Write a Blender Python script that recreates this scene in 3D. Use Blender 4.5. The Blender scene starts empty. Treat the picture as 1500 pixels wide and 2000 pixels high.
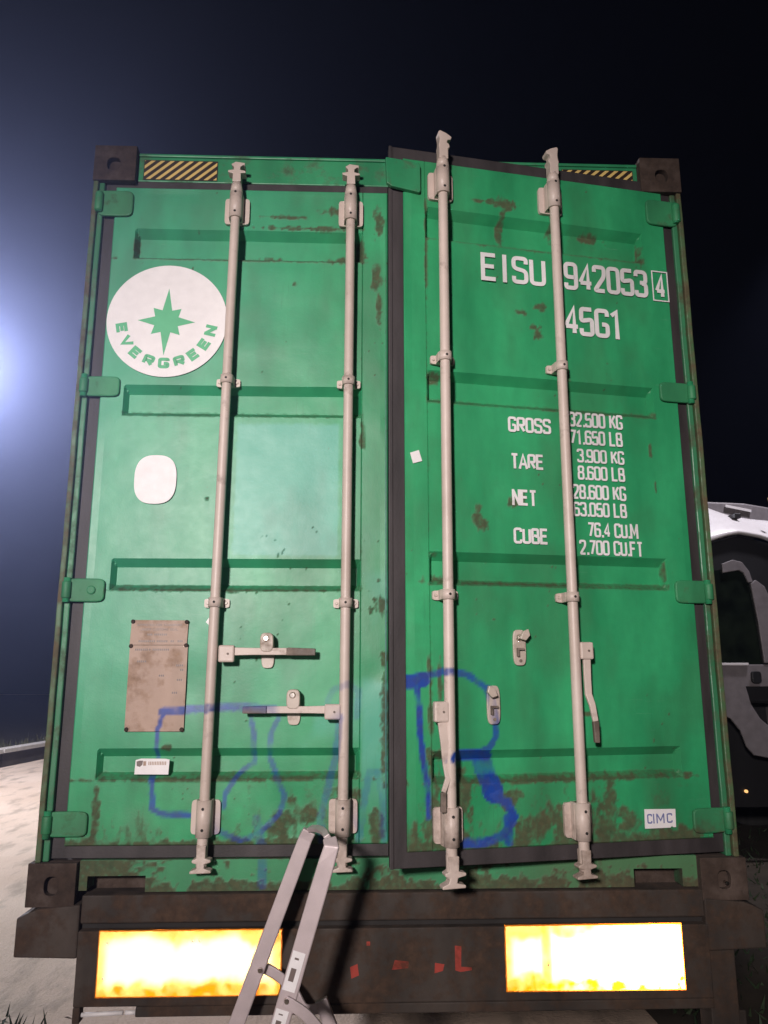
import bpy, math, random
import numpy as np
from mathutils import Vector, Matrix
random.seed(4)
SC = bpy.context.scene
COL = SC.collection
GZ = -1.15                       # ground level; z = 0 is the underside of the container

# ------------------------------------------------------------------ camera, world, lamps, exposure
CAM = Vector((1.089, -2.839, 0.764))
yaw, pitch, roll = -0.035394, 0.206122, -0.000245
cam_d = bpy.data.cameras.new('camera')
cam = bpy.data.objects.new('camera', cam_d); COL.objects.link(cam)
fwd = Vector((-math.sin(yaw)*math.cos(pitch), math.cos(yaw)*math.cos(pitch), math.sin(pitch)))
right0 = Vector((math.cos(yaw), math.sin(yaw), 0)); up0 = right0.cross(fwd)
rt = math.cos(roll)*right0 + math.sin(roll)*up0
up = -math.sin(roll)*right0 + math.cos(roll)*up0
cam.matrix_world = Matrix(((rt.x, up.x, -fwd.x, CAM.x), (rt.y, up.y, -fwd.y, CAM.y), (rt.z, up.z, -fwd.z, CAM.z), (0, 0, 0, 1)))
cam_d.sensor_fit = 'HORIZONTAL'; cam_d.sensor_width = 36; cam_d.lens = 36.0
cam_d.clip_start = 0.02; cam_d.clip_end = 500
SC.camera = cam

world = bpy.data.worlds.new('World'); SC.world = world; world.use_nodes = True
wn = world.node_tree.nodes; wl = world.node_tree.links
bg = wn['Background']
sky = wn.new('ShaderNodeTexSky'); sky.sky_type = 'NISHITA'; sky.sun_disc = False
sky.sun_elevation = math.radians(-7); sky.sun_rotation = math.radians(200)
wl.new(sky.outputs[0], bg.inputs[0]); bg.inputs[1].default_value = 0.02

def lamp(name, typ, loc, energy, color, size=0.25, target=None, spot=None, blend=0.5):
    d = bpy.data.lights.new(name, typ); d.energy = energy; d.color = color; d.shadow_soft_size = size
    if spot: d.spot_size = math.radians(spot); d.spot_blend = blend
    o = bpy.data.objects.new(name, d); COL.objects.link(o); o.location = loc
    if target is not None:
        o.rotation_euler = (Vector(target) - Vector(loc)).to_track_quat('-Z', 'Y').to_euler()
    return o
LAMP_A = Vector((-5.50, 9.0, 5.60))
LAMP_B = Vector((-0.7, -7.0, 2.45))
LAMP_C = Vector((6.2, 4.1, 6.0))
lamp('yard_floodlight', 'POINT', LAMP_A, 4700, (0.90, 0.90, 1.0), 0.2)
lamp('gate_floodlight', 'SPOT', LAMP_B, 2700, (1.0, 0.90, 0.86), 0.30, target=(1.2, 0, 1.25), spot=43, blend=1.0)
lamp('lorry_park_floodlight', 'SPOT', LAMP_C, 900, (0.97, 0.92, 1.0), 0.15, target=(5.9, 5.6, 1.5), spot=75, blend=.6)
lamp('hand_torch_light', 'SPOT', CAM + Vector((0.05, 0.0, 0.07)), 6.6, (1.0, 0.95, 0.85), 0.012, target=(1.2, 0, -0.25), spot=75, blend=0.6)

vs = SC.view_settings
SC.display_settings.display_device = 'sRGB'
vs.view_transform = 'Standard'; vs.look = 'None'; vs.exposure = 0; vs.gamma = 1
try: vs.use_curve_mapping = False
except Exception: pass
cy = SC.cycles
cy.use_denoising = True; cy.max_bounces = 8; cy.volume_bounces = 0
cy.sample_clamp_indirect = 6

# ------------------------------------------------------------------ noise for painted-on wear and glare-veil masks
def _hash(ix, iy, seed):
    n = (ix*374761393 + iy*668265263 + seed*1274126177) & 0xffffffff
    n = ((n ^ (n >> 13))*1274126177) & 0xffffffff
    return ((n ^ (n >> 16)) & 0xffff)/65535.0
def vnoise(x, y, seed=0):
    x = np.asarray(x, float); y = np.asarray(y, float)
    ix = np.floor(x).astype(np.int64); iy = np.floor(y).astype(np.int64)
    fx = x-ix; fy = y-iy; fx = fx*fx*(3-2*fx); fy = fy*fy*(3-2*fy)
    a = _hash(ix, iy, seed); b = _hash(ix+1, iy, seed); c = _hash(ix, iy+1, seed); d = _hash(ix+1, iy+1, seed)
    return (a*(1-fx)+b*fx)*(1-fy)+(c*(1-fx)+d*fx)*fy
def fbm(x, y, seed=0, octs=4):
    s = 0; a = 0.5; t = 0
    for k in range(octs):
        s = s+a*vnoise(x*2**k, y*2**k, seed+k*7); t += a; a *= 0.55
    return s/t
def sst(e0, e1, v):
    t = np.clip((v-e0)/(e1-e0), 0, 1); return t*t*(3-2*t)

SPRAY = [
 ('L', 0.024, 1, [(0.399, 0.627), (0.511, 0.636), (0.62, 0.645), (0.66, 0.645)]),
 ('L', 0.024, .75, [(0.66, 0.645), (0.794, 0.636)]),
 ('L', 0.013, 1, [(0.403, 0.627), (0.385, 0.557), (0.383, 0.466)]),
 ('L', 0.015, .95, [(0.374, 0.41), (0.381, 0.299), (0.419, 0.282), (0.511, 0.278)]),
 ('L', 0.014, .7, [(0.511, 0.278), (0.602, 0.23), (0.692, 0.193), (0.762, 0.221), (0.822, 0.279), (0.84, 0.339), (0.81, 0.399), (0.781, 0.468), (0.787, 0.556), (0.813, 0.609)]),
 ('L', 0.013, .8, [(0.713, 0.609), (0.728, 0.538), (0.727, 0.451), (0.675, 0.413), (0.632, 0.348), (0.629, 0.306)]),
 ('L', 0.026, .45, [(0.743, 0.263), (0.767, 0.162), (0.771, 0.047)]),
 ('L', 0.022, .55, [(1.033, 0.608), (1.017, 0.467), (0.991, 0.364), (0.966, 0.261), (0.972, 0.194)]),
 ('L', 0.018, .35, [(0.987, 0.662), (1.005, 0.702), (1.06, 0.725), (1.097, 0.698), (1.092, 0.608)]),
 ('L', 0.022, .4, [(1.101, 0.193), (1.121, 0.329), (1.139, 0.415), (1.168, 0.414), (1.186, 0.328), (1.19, 0.193)]),
 ('R', 0.045, 1, [(1.245, 0.733), (1.303, 0.741)]),
 ('R', 0.016, 1, [(1.28, 0.719), (1.29, 0.535), (1.312, 0.388), (1.315, 0.30)]),
 ('R', 0.018, .75, [(1.307, 0.75), (1.38, 0.77), (1.462, 0.756), (1.526, 0.71), (1.557, 0.632), (1.555, 0.547), (1.529, 0.511), (1.483, 0.495)]),
 ('R', 0.036, 1, [(1.393, 0.488), (1.492, 0.490), (1.530, 0.457)]),
 ('R', 0.070, 1, [(1.515, 0.47), (1.540, 0.37)]),
 ('R', 0.026, .9, [(1.54, 0.350), (1.588, 0.336), (1.612, 0.289), (1.575, 0.234), (1.512, 0.212), (1.432, 0.211)]),
 ('R', 0.03, .8, [(1.59, 0.282), (1.590, 0.212)]),
]
def segd(x, z, a, b):
    ax, az = a; bx, bz = b; dx, dz = bx-ax, bz-az
    t = np.clip(((x-ax)*dx+(z-az)*dz)/(dx*dx+dz*dz+1e-9), 0, 1)
    return np.hypot(x-ax-t*dx, z-az-t*dz)
def spray_mask(side, x, z):
    m = np.zeros_like(x)
    wob = (fbm(x*60, z*60, 3, 2)-.5)*0.006
    for s, w, op, pts in SPRAY:
        if s != side: continue
        d = np.full_like(x, 9.)
        for a, b in zip(pts[:-1], pts[1:]): d = np.minimum(d, segd(x, z, a, b))
        m = np.maximum(m, op*(1-sst(w*.46, w*.46+.006, d+wob)))
    return m*(0.45+0.55*sst(.22, .55, fbm(x*18, z*18, 11, 4)))*(1.0 if side == 'L' else 1.2)
LB = [(0.732, 2.423, 0.048, 0.015), (1.013, 2.417, 0.067, 0.023), (0.94, 2.409, 0.023, 0.019), (1.0, 2.633, 0.067, 0.027), (1.169, 2.594, 0.023, 0.076), (1.159, 2.34, 0.027, 0.076), (1.107, 1.646, 0.012, 0.086), (1.192, 0.644, 0.015, 0.209), (1.181, 1.013, 0.02, 0.04), (0.131, 0.184, 0.114, 0.025), (0.569, 0.183, 0.5, 0.014), (0.85, 0.262, 0.08, 0.04), (1.163, 0.24, 0.03, 0.07), (0.921, 0.279, 0.05, 0.03), (0.789, 2.60, 0.114, 0.011), (1.17, 2.205, 0.014, 0.10), (0.815, 0.229, 0.07, 0.03), (0.428, 0.504, 0.023, 0.019), (0.185, 0.283, 0.015, 0.076), (0.418, 2.36, 0.006, 0.006), (0.64, 2.402, 0.46, 0.006), (0.9, 2.55, .2, .012), (0.185, 2.45, .01, .07),
      (1.158, 1.03, .009, .011), (1.14, .985, .008, .013), (1.167, 1.10, .008, .008), (1.09, 2.46, .03, .05), (0.64, 1.062, .46, .006), (0.6, 0.395, .5, .008), (0.83, 2.30, .008, .01), (.52, 1.41, .006, .01), (0.86, .33, .03, .02), (1.05, .35, .05, .03), (.9, .19, .25, .02)]
RB = [(1.515, 1.352, 0.017, 0.019), (1.518, 1.299, 0.030, 0.032), (1.654, 1.377, 0.023, 0.023), (1.8, 2.165, 0.027, 0.019), (1.778, 2.044, 0.027, 0.03), (1.764, 2.075, 0.03, 0.015), (1.70, 2.135, 0.016, 0.013), (1.72, 2.13, .016, .016), (1.656, 2.592, 0.057, 0.027), (1.87, 2.528, 0.027, 0.076), (1.602, 2.596, 0.114, 0.012), (1.64, 2.50, 0.015, 0.09), (1.768, 2.40, 0.304, 0.005), (1.778, 0.242, 0.053, 0.104), (1.938, 0.236, 0.057, 0.114), (1.838, 0.19, 0.12, 0.03), (1.371, 0.226, 0.086, 0.076), (1.467, 0.200, 0.09, 0.025), (1.268, 0.21, 0.03, 0.06), (1.337, 0.291, 0.029, 0.171), (1.638, 0.225, 0.05, 0.07), (1.714, 0.25, 0.05, 0.05), (2.07, 0.197, 0.20, 0.022), (2.035, 0.249, 0.042, 0.027), (2.20, 0.205, 0.16, 0.03), (1.349, 1.178, 0.03, 0.02), (1.348, 1.087, 0.034, 0.022), (1.357, 0.493, 0.048, 0.02), (2.018, 0.283, 0.038, 0.034), (1.973, 0.335, 0.029, 0.076), (1.871, 1.873, 0.03, 0.02), (1.359, 1.841, 0.027, 0.019), (1.324, 0.651, 0.009, 0.152), (1.59, 0.346, 0.05, 0.03), (1.435, 0.352, 0.038, 0.10), (1.322, 0.469, 0.015, 0.076), (1.973, 1.742, 0.3, 0.005), (1.633, 1.076, 0.304, 0.007), (2.245, 1.12, .006, .05), (2.02, 2.50, .06, .02), (2.24, 2.45, .01, .06), (1.69, 1.39, .006, .02), (2.22, 1.60, .005, .03), (2.23, 1.45, .004, .04), (1.33, 2.35, .006, .2), (1.8, .405, .5, .012), (1.36, .72, .01, .08), (1.56, .95, .004, .005), (1.9, .62, .03, .008)]
def blotch(bl, x, z, seed):
    m = np.zeros_like(x)
    n1 = .55*fbm(x*30, z*22, seed, 5)+.45*fbm(x*75, z*38, seed+3, 3)
    for cx, cz, rx, rz in bl:
        r = np.sqrt(((x-cx)/(rx*1.45))**2+((z-cz)/(rz*1.45))**2)
        m = np.maximum(m, sst(0.02, 0.50, 1.0-r+(n1-.56)*1.9))
    return m
def masks(side, x, z):
    sp = spray_mask(side, x, z)
    ru = blotch(LB if side == 'L' else RB, x, z, 5 if side == 'L' else 9)
    n = fbm(x*14, z*9, 21, 5); n2 = fbm(x*6, z*3, 33, 4); fine = fbm(x*60, z*60, 41, 3)
    low = sst(0.55, 0.15, z)
    ru = np.maximum(ru, low*sst(0.50, 0.64, .6*n+.4*fbm(x*80, z*25, 91, 3))*.7)
    ru = np.maximum(ru, sst(0.21, 0.175, z)*sst(.30, .55, n)*.9)
    ru = np.maximum(ru, sst(.80, .86, fine)*sst(.45, .65, n2)*.9)
    gr = sst(.42, .75, n2)*.45+low*.35*sst(.3, .7, n)
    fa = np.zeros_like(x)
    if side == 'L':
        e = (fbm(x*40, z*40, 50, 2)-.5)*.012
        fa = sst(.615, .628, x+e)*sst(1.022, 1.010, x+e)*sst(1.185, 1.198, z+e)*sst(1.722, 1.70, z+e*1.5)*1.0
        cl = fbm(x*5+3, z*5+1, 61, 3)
        fa = np.maximum(fa, .38*sst(1.5, .1, x)*sst(.2, .9, z))  # pale glare veil painted into the door colour, weaker to the right
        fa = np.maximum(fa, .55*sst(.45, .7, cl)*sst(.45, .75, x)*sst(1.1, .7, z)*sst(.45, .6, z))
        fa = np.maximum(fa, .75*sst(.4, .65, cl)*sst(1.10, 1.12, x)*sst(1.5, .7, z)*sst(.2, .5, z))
    return sp, ru, gr, fa

# ------------------------------------------------------------------ materials
MATS = {}
def newmat(name):
    m = bpy.data.materials.new(name); m.use_nodes = True; MATS[name] = m
    n = m.node_tree.nodes; l = m.node_tree.links
    return m, n, l, n['Principled BSDF']
def noise(n, l, scale, detail=5, coord='Object', stretch=None, rough=.55):
    tc = n.new('ShaderNodeTexCoord'); t = n.new('ShaderNodeTexNoise')
    t.inputs['Scale'].default_value = scale; t.inputs['Detail'].default_value = detail; t.inputs['Roughness'].default_value = rough
    if stretch:
        mp = n.new('ShaderNodeMapping'); mp.inputs['Scale'].default_value = stretch
        l.new(tc.outputs[coord], mp.inputs[0]); l.new(mp.outputs[0], t.inputs['Vector'])
    else: l.new(tc.outputs[coord], t.inputs['Vector'])
    return t.outputs['Fac']
def ramp(n, l, src, a, b, c0=(0, 0, 0, 1), c1=(1, 1, 1, 1)):
    r = n.new('ShaderNodeValToRGB'); r.color_ramp.elements[0].position = a; r.color_ramp.elements[1].position = b
    r.color_ramp.elements[0].color = c0; r.color_ramp.elements[1].color = c1
    l.new(src, r.inputs[0]); return r.outputs[0]
def mix(n, l, fac, a, b):
    m = n.new('ShaderNodeMix'); m.data_type = 'RGBA'
    for s, v in ((m.inputs[0], fac), (m.inputs[6], a), (m.inputs[7], b)):
        if isinstance(v, (int, float)): s.default_value = v
        elif isinstance(v, tuple): s.default_value = (*v, 1) if len(v) == 3 else v
        else: l.new(v, s)
    return m.outputs[2]
def mth(n, l, op, a, b, clamp=False):
    m = n.new('ShaderNodeMath'); m.operation = op; m.use_clamp = clamp
    for s, v in ((m.inputs[0], a), (m.inputs[1], b)):
        if isinstance(v, (int, float)): s.default_value = v
        else: l.new(v, s)
    return m.outputs[0]
def attr(n, name):
    a = n.new('ShaderNodeAttribute'); a.attribute_name = name; return a.outputs['Fac']
def bump(n, l, h, strength, dist, bsdf):
    b = n.new('ShaderNodeBump'); b.inputs['Strength'].default_value = strength; b.inputs['Distance'].default_value = dist
    l.new(h, b.inputs['Height']); l.new(b.outputs[0], bsdf.inputs['Normal'])

RUST = (0.082, 0.044, 0.022)
def paint(name, base, dirt=0.0, rough=.42, var=.25, rustc=RUST, grimec=(.045, .05, .028), scratch=False):
    """painted steel with painted-on masks (rust, grime, fade, spray attributes) and its own chips"""
    m, n, l, b = newmat(name)
    big = noise(n, l, 3.0, 4, stretch=(1.6, 1.6, .5)); med = noise(n, l, 26, 6); fin = noise(n, l, 170, 3)
    dk = tuple(c*(1-var) for c in base); lt = tuple(min(1, c*(1+var*.8)+.008) for c in base)
    c = mix(n, l, ramp(n, l, big, .32, .68), dk, lt)
    c = mix(n, l, mth(n, l, 'MULTIPLY', ramp(n, l, med, .35, .75), .22), c, tuple(v*.6 for v in base))
    c = mix(n, l, attr(n, 'fade_and_veil'), c, tuple(min(1, v*.75+k) for v, k in zip(base, (.062, .155, .185))))
    c = mix(n, l, mth(n, l, 'MULTIPLY', attr(n, 'grime'), .55), c, grimec)
    if scratch:
        st1 = noise(n, l, 7, 9, stretch=(22, 1, .8), rough=.6); st2 = noise(n, l, 6, 9, stretch=(.9, 1, 26), rough=.6); gate = ramp(n, l, noise(n, l, 3.1, 3), .42, .62)
        c = mix(n, l, mth(n, l, 'MULTIPLY', mth(n, l, 'MULTIPLY', ramp(n, l, st1, .57, .72), gate), .35), c, tuple(v*.45+.01 for v in base))
        c = mix(n, l, mth(n, l, 'MULTIPLY', mth(n, l, 'MULTIPLY', ramp(n, l, st2, .66, .70), gate), .5), c, (.16, .36, .24))
        spk = noise(n, l, 120, 2); c = mix(n, l, mth(n, l, 'MULTIPLY', ramp(n, l, spk, .74, .78), .8), c, rustc)
    chips = noise(n, l, 9, 8, rough=.68)
    th = .72-.33*dirt
    pr = ramp(n, l, chips, th-.08, th+.10) if dirt > 0 else None
    ra = attr(n, 'rust')
    jag = mth(n, l, 'MULTIPLY', mth(n, l, 'SUBTRACT', noise(n, l, 55, 6), .5), 1.1)
    rm = mth(n, l, 'ADD', ra, jag); rm = ramp(n, l, rm, .22, 1.05)
    rm = mth(n, l, 'MULTIPLY', rm, ramp(n, l, ra, .02, .2))
    if pr is not None: rm = mth(n, l, 'MAXIMUM', rm, pr)
    rc = mix(n, l, ramp(n, l, noise(n, l, 40, 6), .3, .7), rustc, tuple(v*.45 for v in rustc))
    c = mix(n, l, mth(n, l, 'MULTIPLY', rm, .80), c, rc)
    sp = attr(n, 'spray')
    c = mix(n, l, mth(n, l, 'MULTIPLY', sp, .93), c, mix(n, l, ramp(n, l, med, .4, .6), (.008, .05, .30), (.018, .045, .22)))
    l.new(c, b.inputs['Base Color'])
    r = mth(n, l, 'ADD', mth(n, l, 'MULTIPLY', rm, .4), rough, True)
    r = mth(n, l, 'ADD', r, mth(n, l, 'MULTIPLY', mth(n, l, 'SUBTRACT', med, .5), .10), True)
    l.new(r, b.inputs['Roughness'])
    h = mth(n, l, 'ADD', mth(n, l, 'MULTIPLY', fin, .25), mth(n, l, 'MULTIPLY', med, .5))
    h = mth(n, l, 'ADD', h, mth(n, l, 'MULTIPLY', rm, .6))
    bump(n, l, h, .35, .0025, b)
    return m
GREEN = (0.021, 0.290, 0.112)
M_door = paint('green_door_paint', GREEN, 0.0, rough=.44, scratch=True)
M_frame = paint('green_frame_paint', (0.024, .25, .105), .30)
M_web = paint('dull_post_web_paint', (.028, .17, .075), .5)
M_post = paint('weathered_post_paint', (.05, .13, .05), .75, rustc=(.12, .065, .035))
M_dirtyframe = paint('dirty_sill_paint', (.03, .17, .075), .74, rustc=(.075, .045, .03))
M_hinge = paint('hinge_paint', (.024, .215, .085), .22, rough=.6, var=.35)
M_sill = paint('sill_face_paint', (.024, .23, .095), 0, grimec=(.10, .12, .06), scratch=True)
M_cast = paint('rusty_casting', (.065, .042, .032), .8, rough=.75, rustc=(.045, .028, .02))
M_rod = paint('pale_rod_paint', (.57, .47, .42), .15, rough=.45, var=.08, rustc=(.16, .09, .055), grimec=(.30, .22, .17))
M_catch = paint('worn_catch_paint', (.50, .42, .36), .22, rough=.38, var=.1, rustc=(.20, .13, .09))
M_grip = paint('worn_dark_grip', (.10, .075, .06), .6, rough=.5, rustc=(.32, .25, .21))
M_plate = paint('data_plate_metal', (.38, .26, .20), .40, rough=.55, var=.12, rustc=(.30, .19, .12))
M_white = paint('white_vinyl', (.76, .73, .74), 0, rough=.5, var=.02)
M_tractor = paint('chassis_black', (.034, .023, .017), .6, var=.6, rough=.75, rustc=(.075, .042, .026), grimec=(.02, .02, .015))
M_red = paint('faded_red_print', (.30, .028, .016), .5, rough=.7, rustc=(.06, .035, .02))
M_ink = paint('grey_ink', (.16, .12, .11), 0)
M_logo = paint('emblem_green', (.08, .42, .20), 0, rough=.5, var=.06)
M_yel = paint('hazard_yellow', (.70, .50, .17), 0, rough=.4, var=.12)
M_blk = paint('hazard_black', (.03, .018, .012), 0, rough=.4)
M_bluegrey = paint('blue_grey_print', (.16, .18, .38), 0)
M_dark = paint('dark_hole', (.012, .009, .008), 0, rough=.8)

def rubber(name, col):
    m, n, l, b = newmat(name)
    t = noise(n, l, 12, 6, stretch=(1, 1, .2)); u = noise(n, l, 90, 4)
    c = mix(n, l, ramp(n, l, t, .35, .7), col, tuple(v*2.1+.004 for v in col))
    c = mix(n, l, mth(n, l, 'MULTIPLY', attr(n, 'rust'), .6), c, (.06, .04, .025))
    l.new(c, b.inputs['Base Color']); b.inputs['Roughness'].default_value = .6
    bump(n, l, u, .3, .002, b); return m
M_gask = rubber('black_door_rubber', (.020, .016, .017))
M_tyre = rubber('tyre_rubber', (.02, .02, .02))

def metal(name, col, rough, metallic=1.0, dirt=.2):
    m, n, l, b = newmat(name)
    t = noise(n, l, 14, 6); s = noise(n, l, 60, 4, stretch=(1, 1, .08))
    c = mix(n, l, mth(n, l, 'MULTIPLY', ramp(n, l, t, .4, .75), dirt), col, tuple(v*.4 for v in col))
    l.new(c, b.inputs['Base Color']); b.inputs['Metallic'].default_value = metallic
    l.new(mth(n, l, 'ADD', mth(n, l, 'MULTIPLY', s, .2), rough-.1), b.inputs['Roughness'])
    bump(n, l, s, .12, .001, b); return m
M_alu = metal('dull_aluminium', (.50, .42, .43), .5, .25, .25)
M_steel = metal('shiny_steel', (.75, .68, .62), .22, 1.0, .2)
M_truckw = metal('white_cab_paint', (.72, .69, .70), .35, 0.0, .12)
M_truckg = metal('grey_cab_panel', (.20, .18, .19), .5, 0.0, .4)
M_black = metal('black_plastic', (.012, .012, .014), .5, 0.0, .2)

def glass_dark():
    m, n, l, b = newmat('dark_cab_glass')
    t = noise(n, l, 4, 3)
    l.new(ramp(n, l, t, .3, .8, (.004, .006, .005, 1), (.015, .022, .014, 1)), b.inputs['Base Color'])
    b.inputs['Roughness'].default_value = .12; return m
M_glass = glass_dark()
def emis(name, col, s):
    m, n, l, b = newmat(name); b.inputs['Base Color'].default_value = (*col, 1)
    b.inputs['Emission Color'].default_value = (*col, 1); b.inputs['Emission Strength'].default_value = s; return m
M_amber = emis('lit_amber_lens', (1, .55, .2), 1.2)
M_lens = emis('lit_floodlight_lens', (.9, .93, 1), 30.0)

def retro(name, col, gain):
    """retroreflective sheeting: a gloss lobe that sends light back along the ray it came by"""
    m, n, l, b = newmat(name)
    n.remove(b)
    out = [x for x in n if x.type == 'OUTPUT_MATERIAL'][0]
    geo = n.new('ShaderNodeNewGeometry')
    g = n.new('ShaderNodeBsdfAnisotropic'); g.distribution = 'BECKMANN'
    g.inputs['Roughness'].default_value = .15
    l.new(geo.outputs['Incoming'], g.inputs['Normal'])
    g2 = n.new('ShaderNodeBsdfAnisotropic'); g2.distribution = 'BECKMANN'; g2.inputs['Roughness'].default_value = .45
    l.new(geo.outputs['Incoming'], g2.inputs['Normal'])
    d = n.new('ShaderNodeBsdfDiffuse'); d.inputs[0].default_value = (.62, .33, .02, 1)
    dirt = attr(n, 'wear')
    t = noise(n, l, 22, 6, stretch=(1, 1, 1)); sm = noise(n, l, 7, 3)
    w = mth(n, l, 'ADD', dirt, mth(n, l, 'MULTIPLY', mth(n, l, 'SUBTRACT', t, .5), mth(n, l, 'ADD', mth(n, l, 'MULTIPLY', dirt, .9), .12)))
    w = ramp(n, l, w, .0, 1.0)
    cc = mix(n, l, w, col, tuple(v*k for v, k in zip(col, gain)))
    l.new(cc, g.inputs['Color']); l.new(mix(n, l, w, tuple(c*.7 for c in col), (.3, .12, .005)), g2.inputs['Color'])
    m1 = n.new('ShaderNodeMixShader'); m1.inputs[0].default_value = .25; l.new(g.outputs[0], m1.inputs[1]); l.new(g2.outputs[0], m1.inputs[2])
    m2 = n.new('ShaderNodeMixShader'); m2.inputs[0].default_value = .25; l.new(m1.outputs[0], m2.inputs[1]); l.new(d.outputs[0], m2.inputs[2])
    l.new(m2.outputs[0], out.inputs[0]); return m
M_retro = retro('yellow_reflective_sheet', (1.0, .80, .34), (.55, .15, .002))
M_retro_edge = retro('orange_reflective_edge', (.10, .022, .002), (.6, .5, .2))

def ground_mat():
    m, n, l, b = newmat('sandy_concrete')
    tc = n.new('ShaderNodeTexCoord')
    a = noise(n, l, .55, 6); c2 = noise(n, l, 5, 6, stretch=(1, .35, 1)); f = noise(n, l, 60, 5)
    c = mix(n, l, ramp(n, l, a, .3, .7), (.50, .37, .28), (.64, .50, .40))
    c = mix(n, l, mth(n, l, 'MULTIPLY', ramp(n, l, c2, .52, .66), .55), c, (.20, .165, .12))
    c = mix(n, l, mth(n, l, 'MULTIPLY', ramp(n, l, f, .55, .75), .4), c, (.24, .20, .16))
    l.new(c, b.inputs['Base Color']); b.inputs['Roughness'].default_value = .9
    bump(n, l, mth(n, l, 'ADD', f, mth(n, l, 'MULTIPLY', c2, 2)), .6, .02, b); return m
M_ground = ground_mat()
def plain(name, c0, c1, scale, rough=.9):
    m, n, l, b = newmat(name)
    l.new(mix(n, l, ramp(n, l, noise(n, l, scale, 6), .3, .7), c0, c1), b.inputs['Base Color']); b.inputs['Roughness'].default_value = rough
    bump(n, l, noise(n, l, scale*4, 4), .5, .01, b); return m
M_kerb = plain('kerb_stone', (.42, .38, .34), (.55, .5, .46), 6)
M_soil = plain('dark_soil_and_wall_shade', (.03, .022, .015), (.06, .045, .03), 3)
M_leaf = plain('dark_leaf', (.018, .035, .016), (.04, .065, .025), 8, .7)
M_grass = plain('dry_grass', (.05, .06, .025), (.12, .10, .05), 5)
M_pole = metal('galvanised_pole', (.35, .36, .37), .5, .6, .3)

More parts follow.
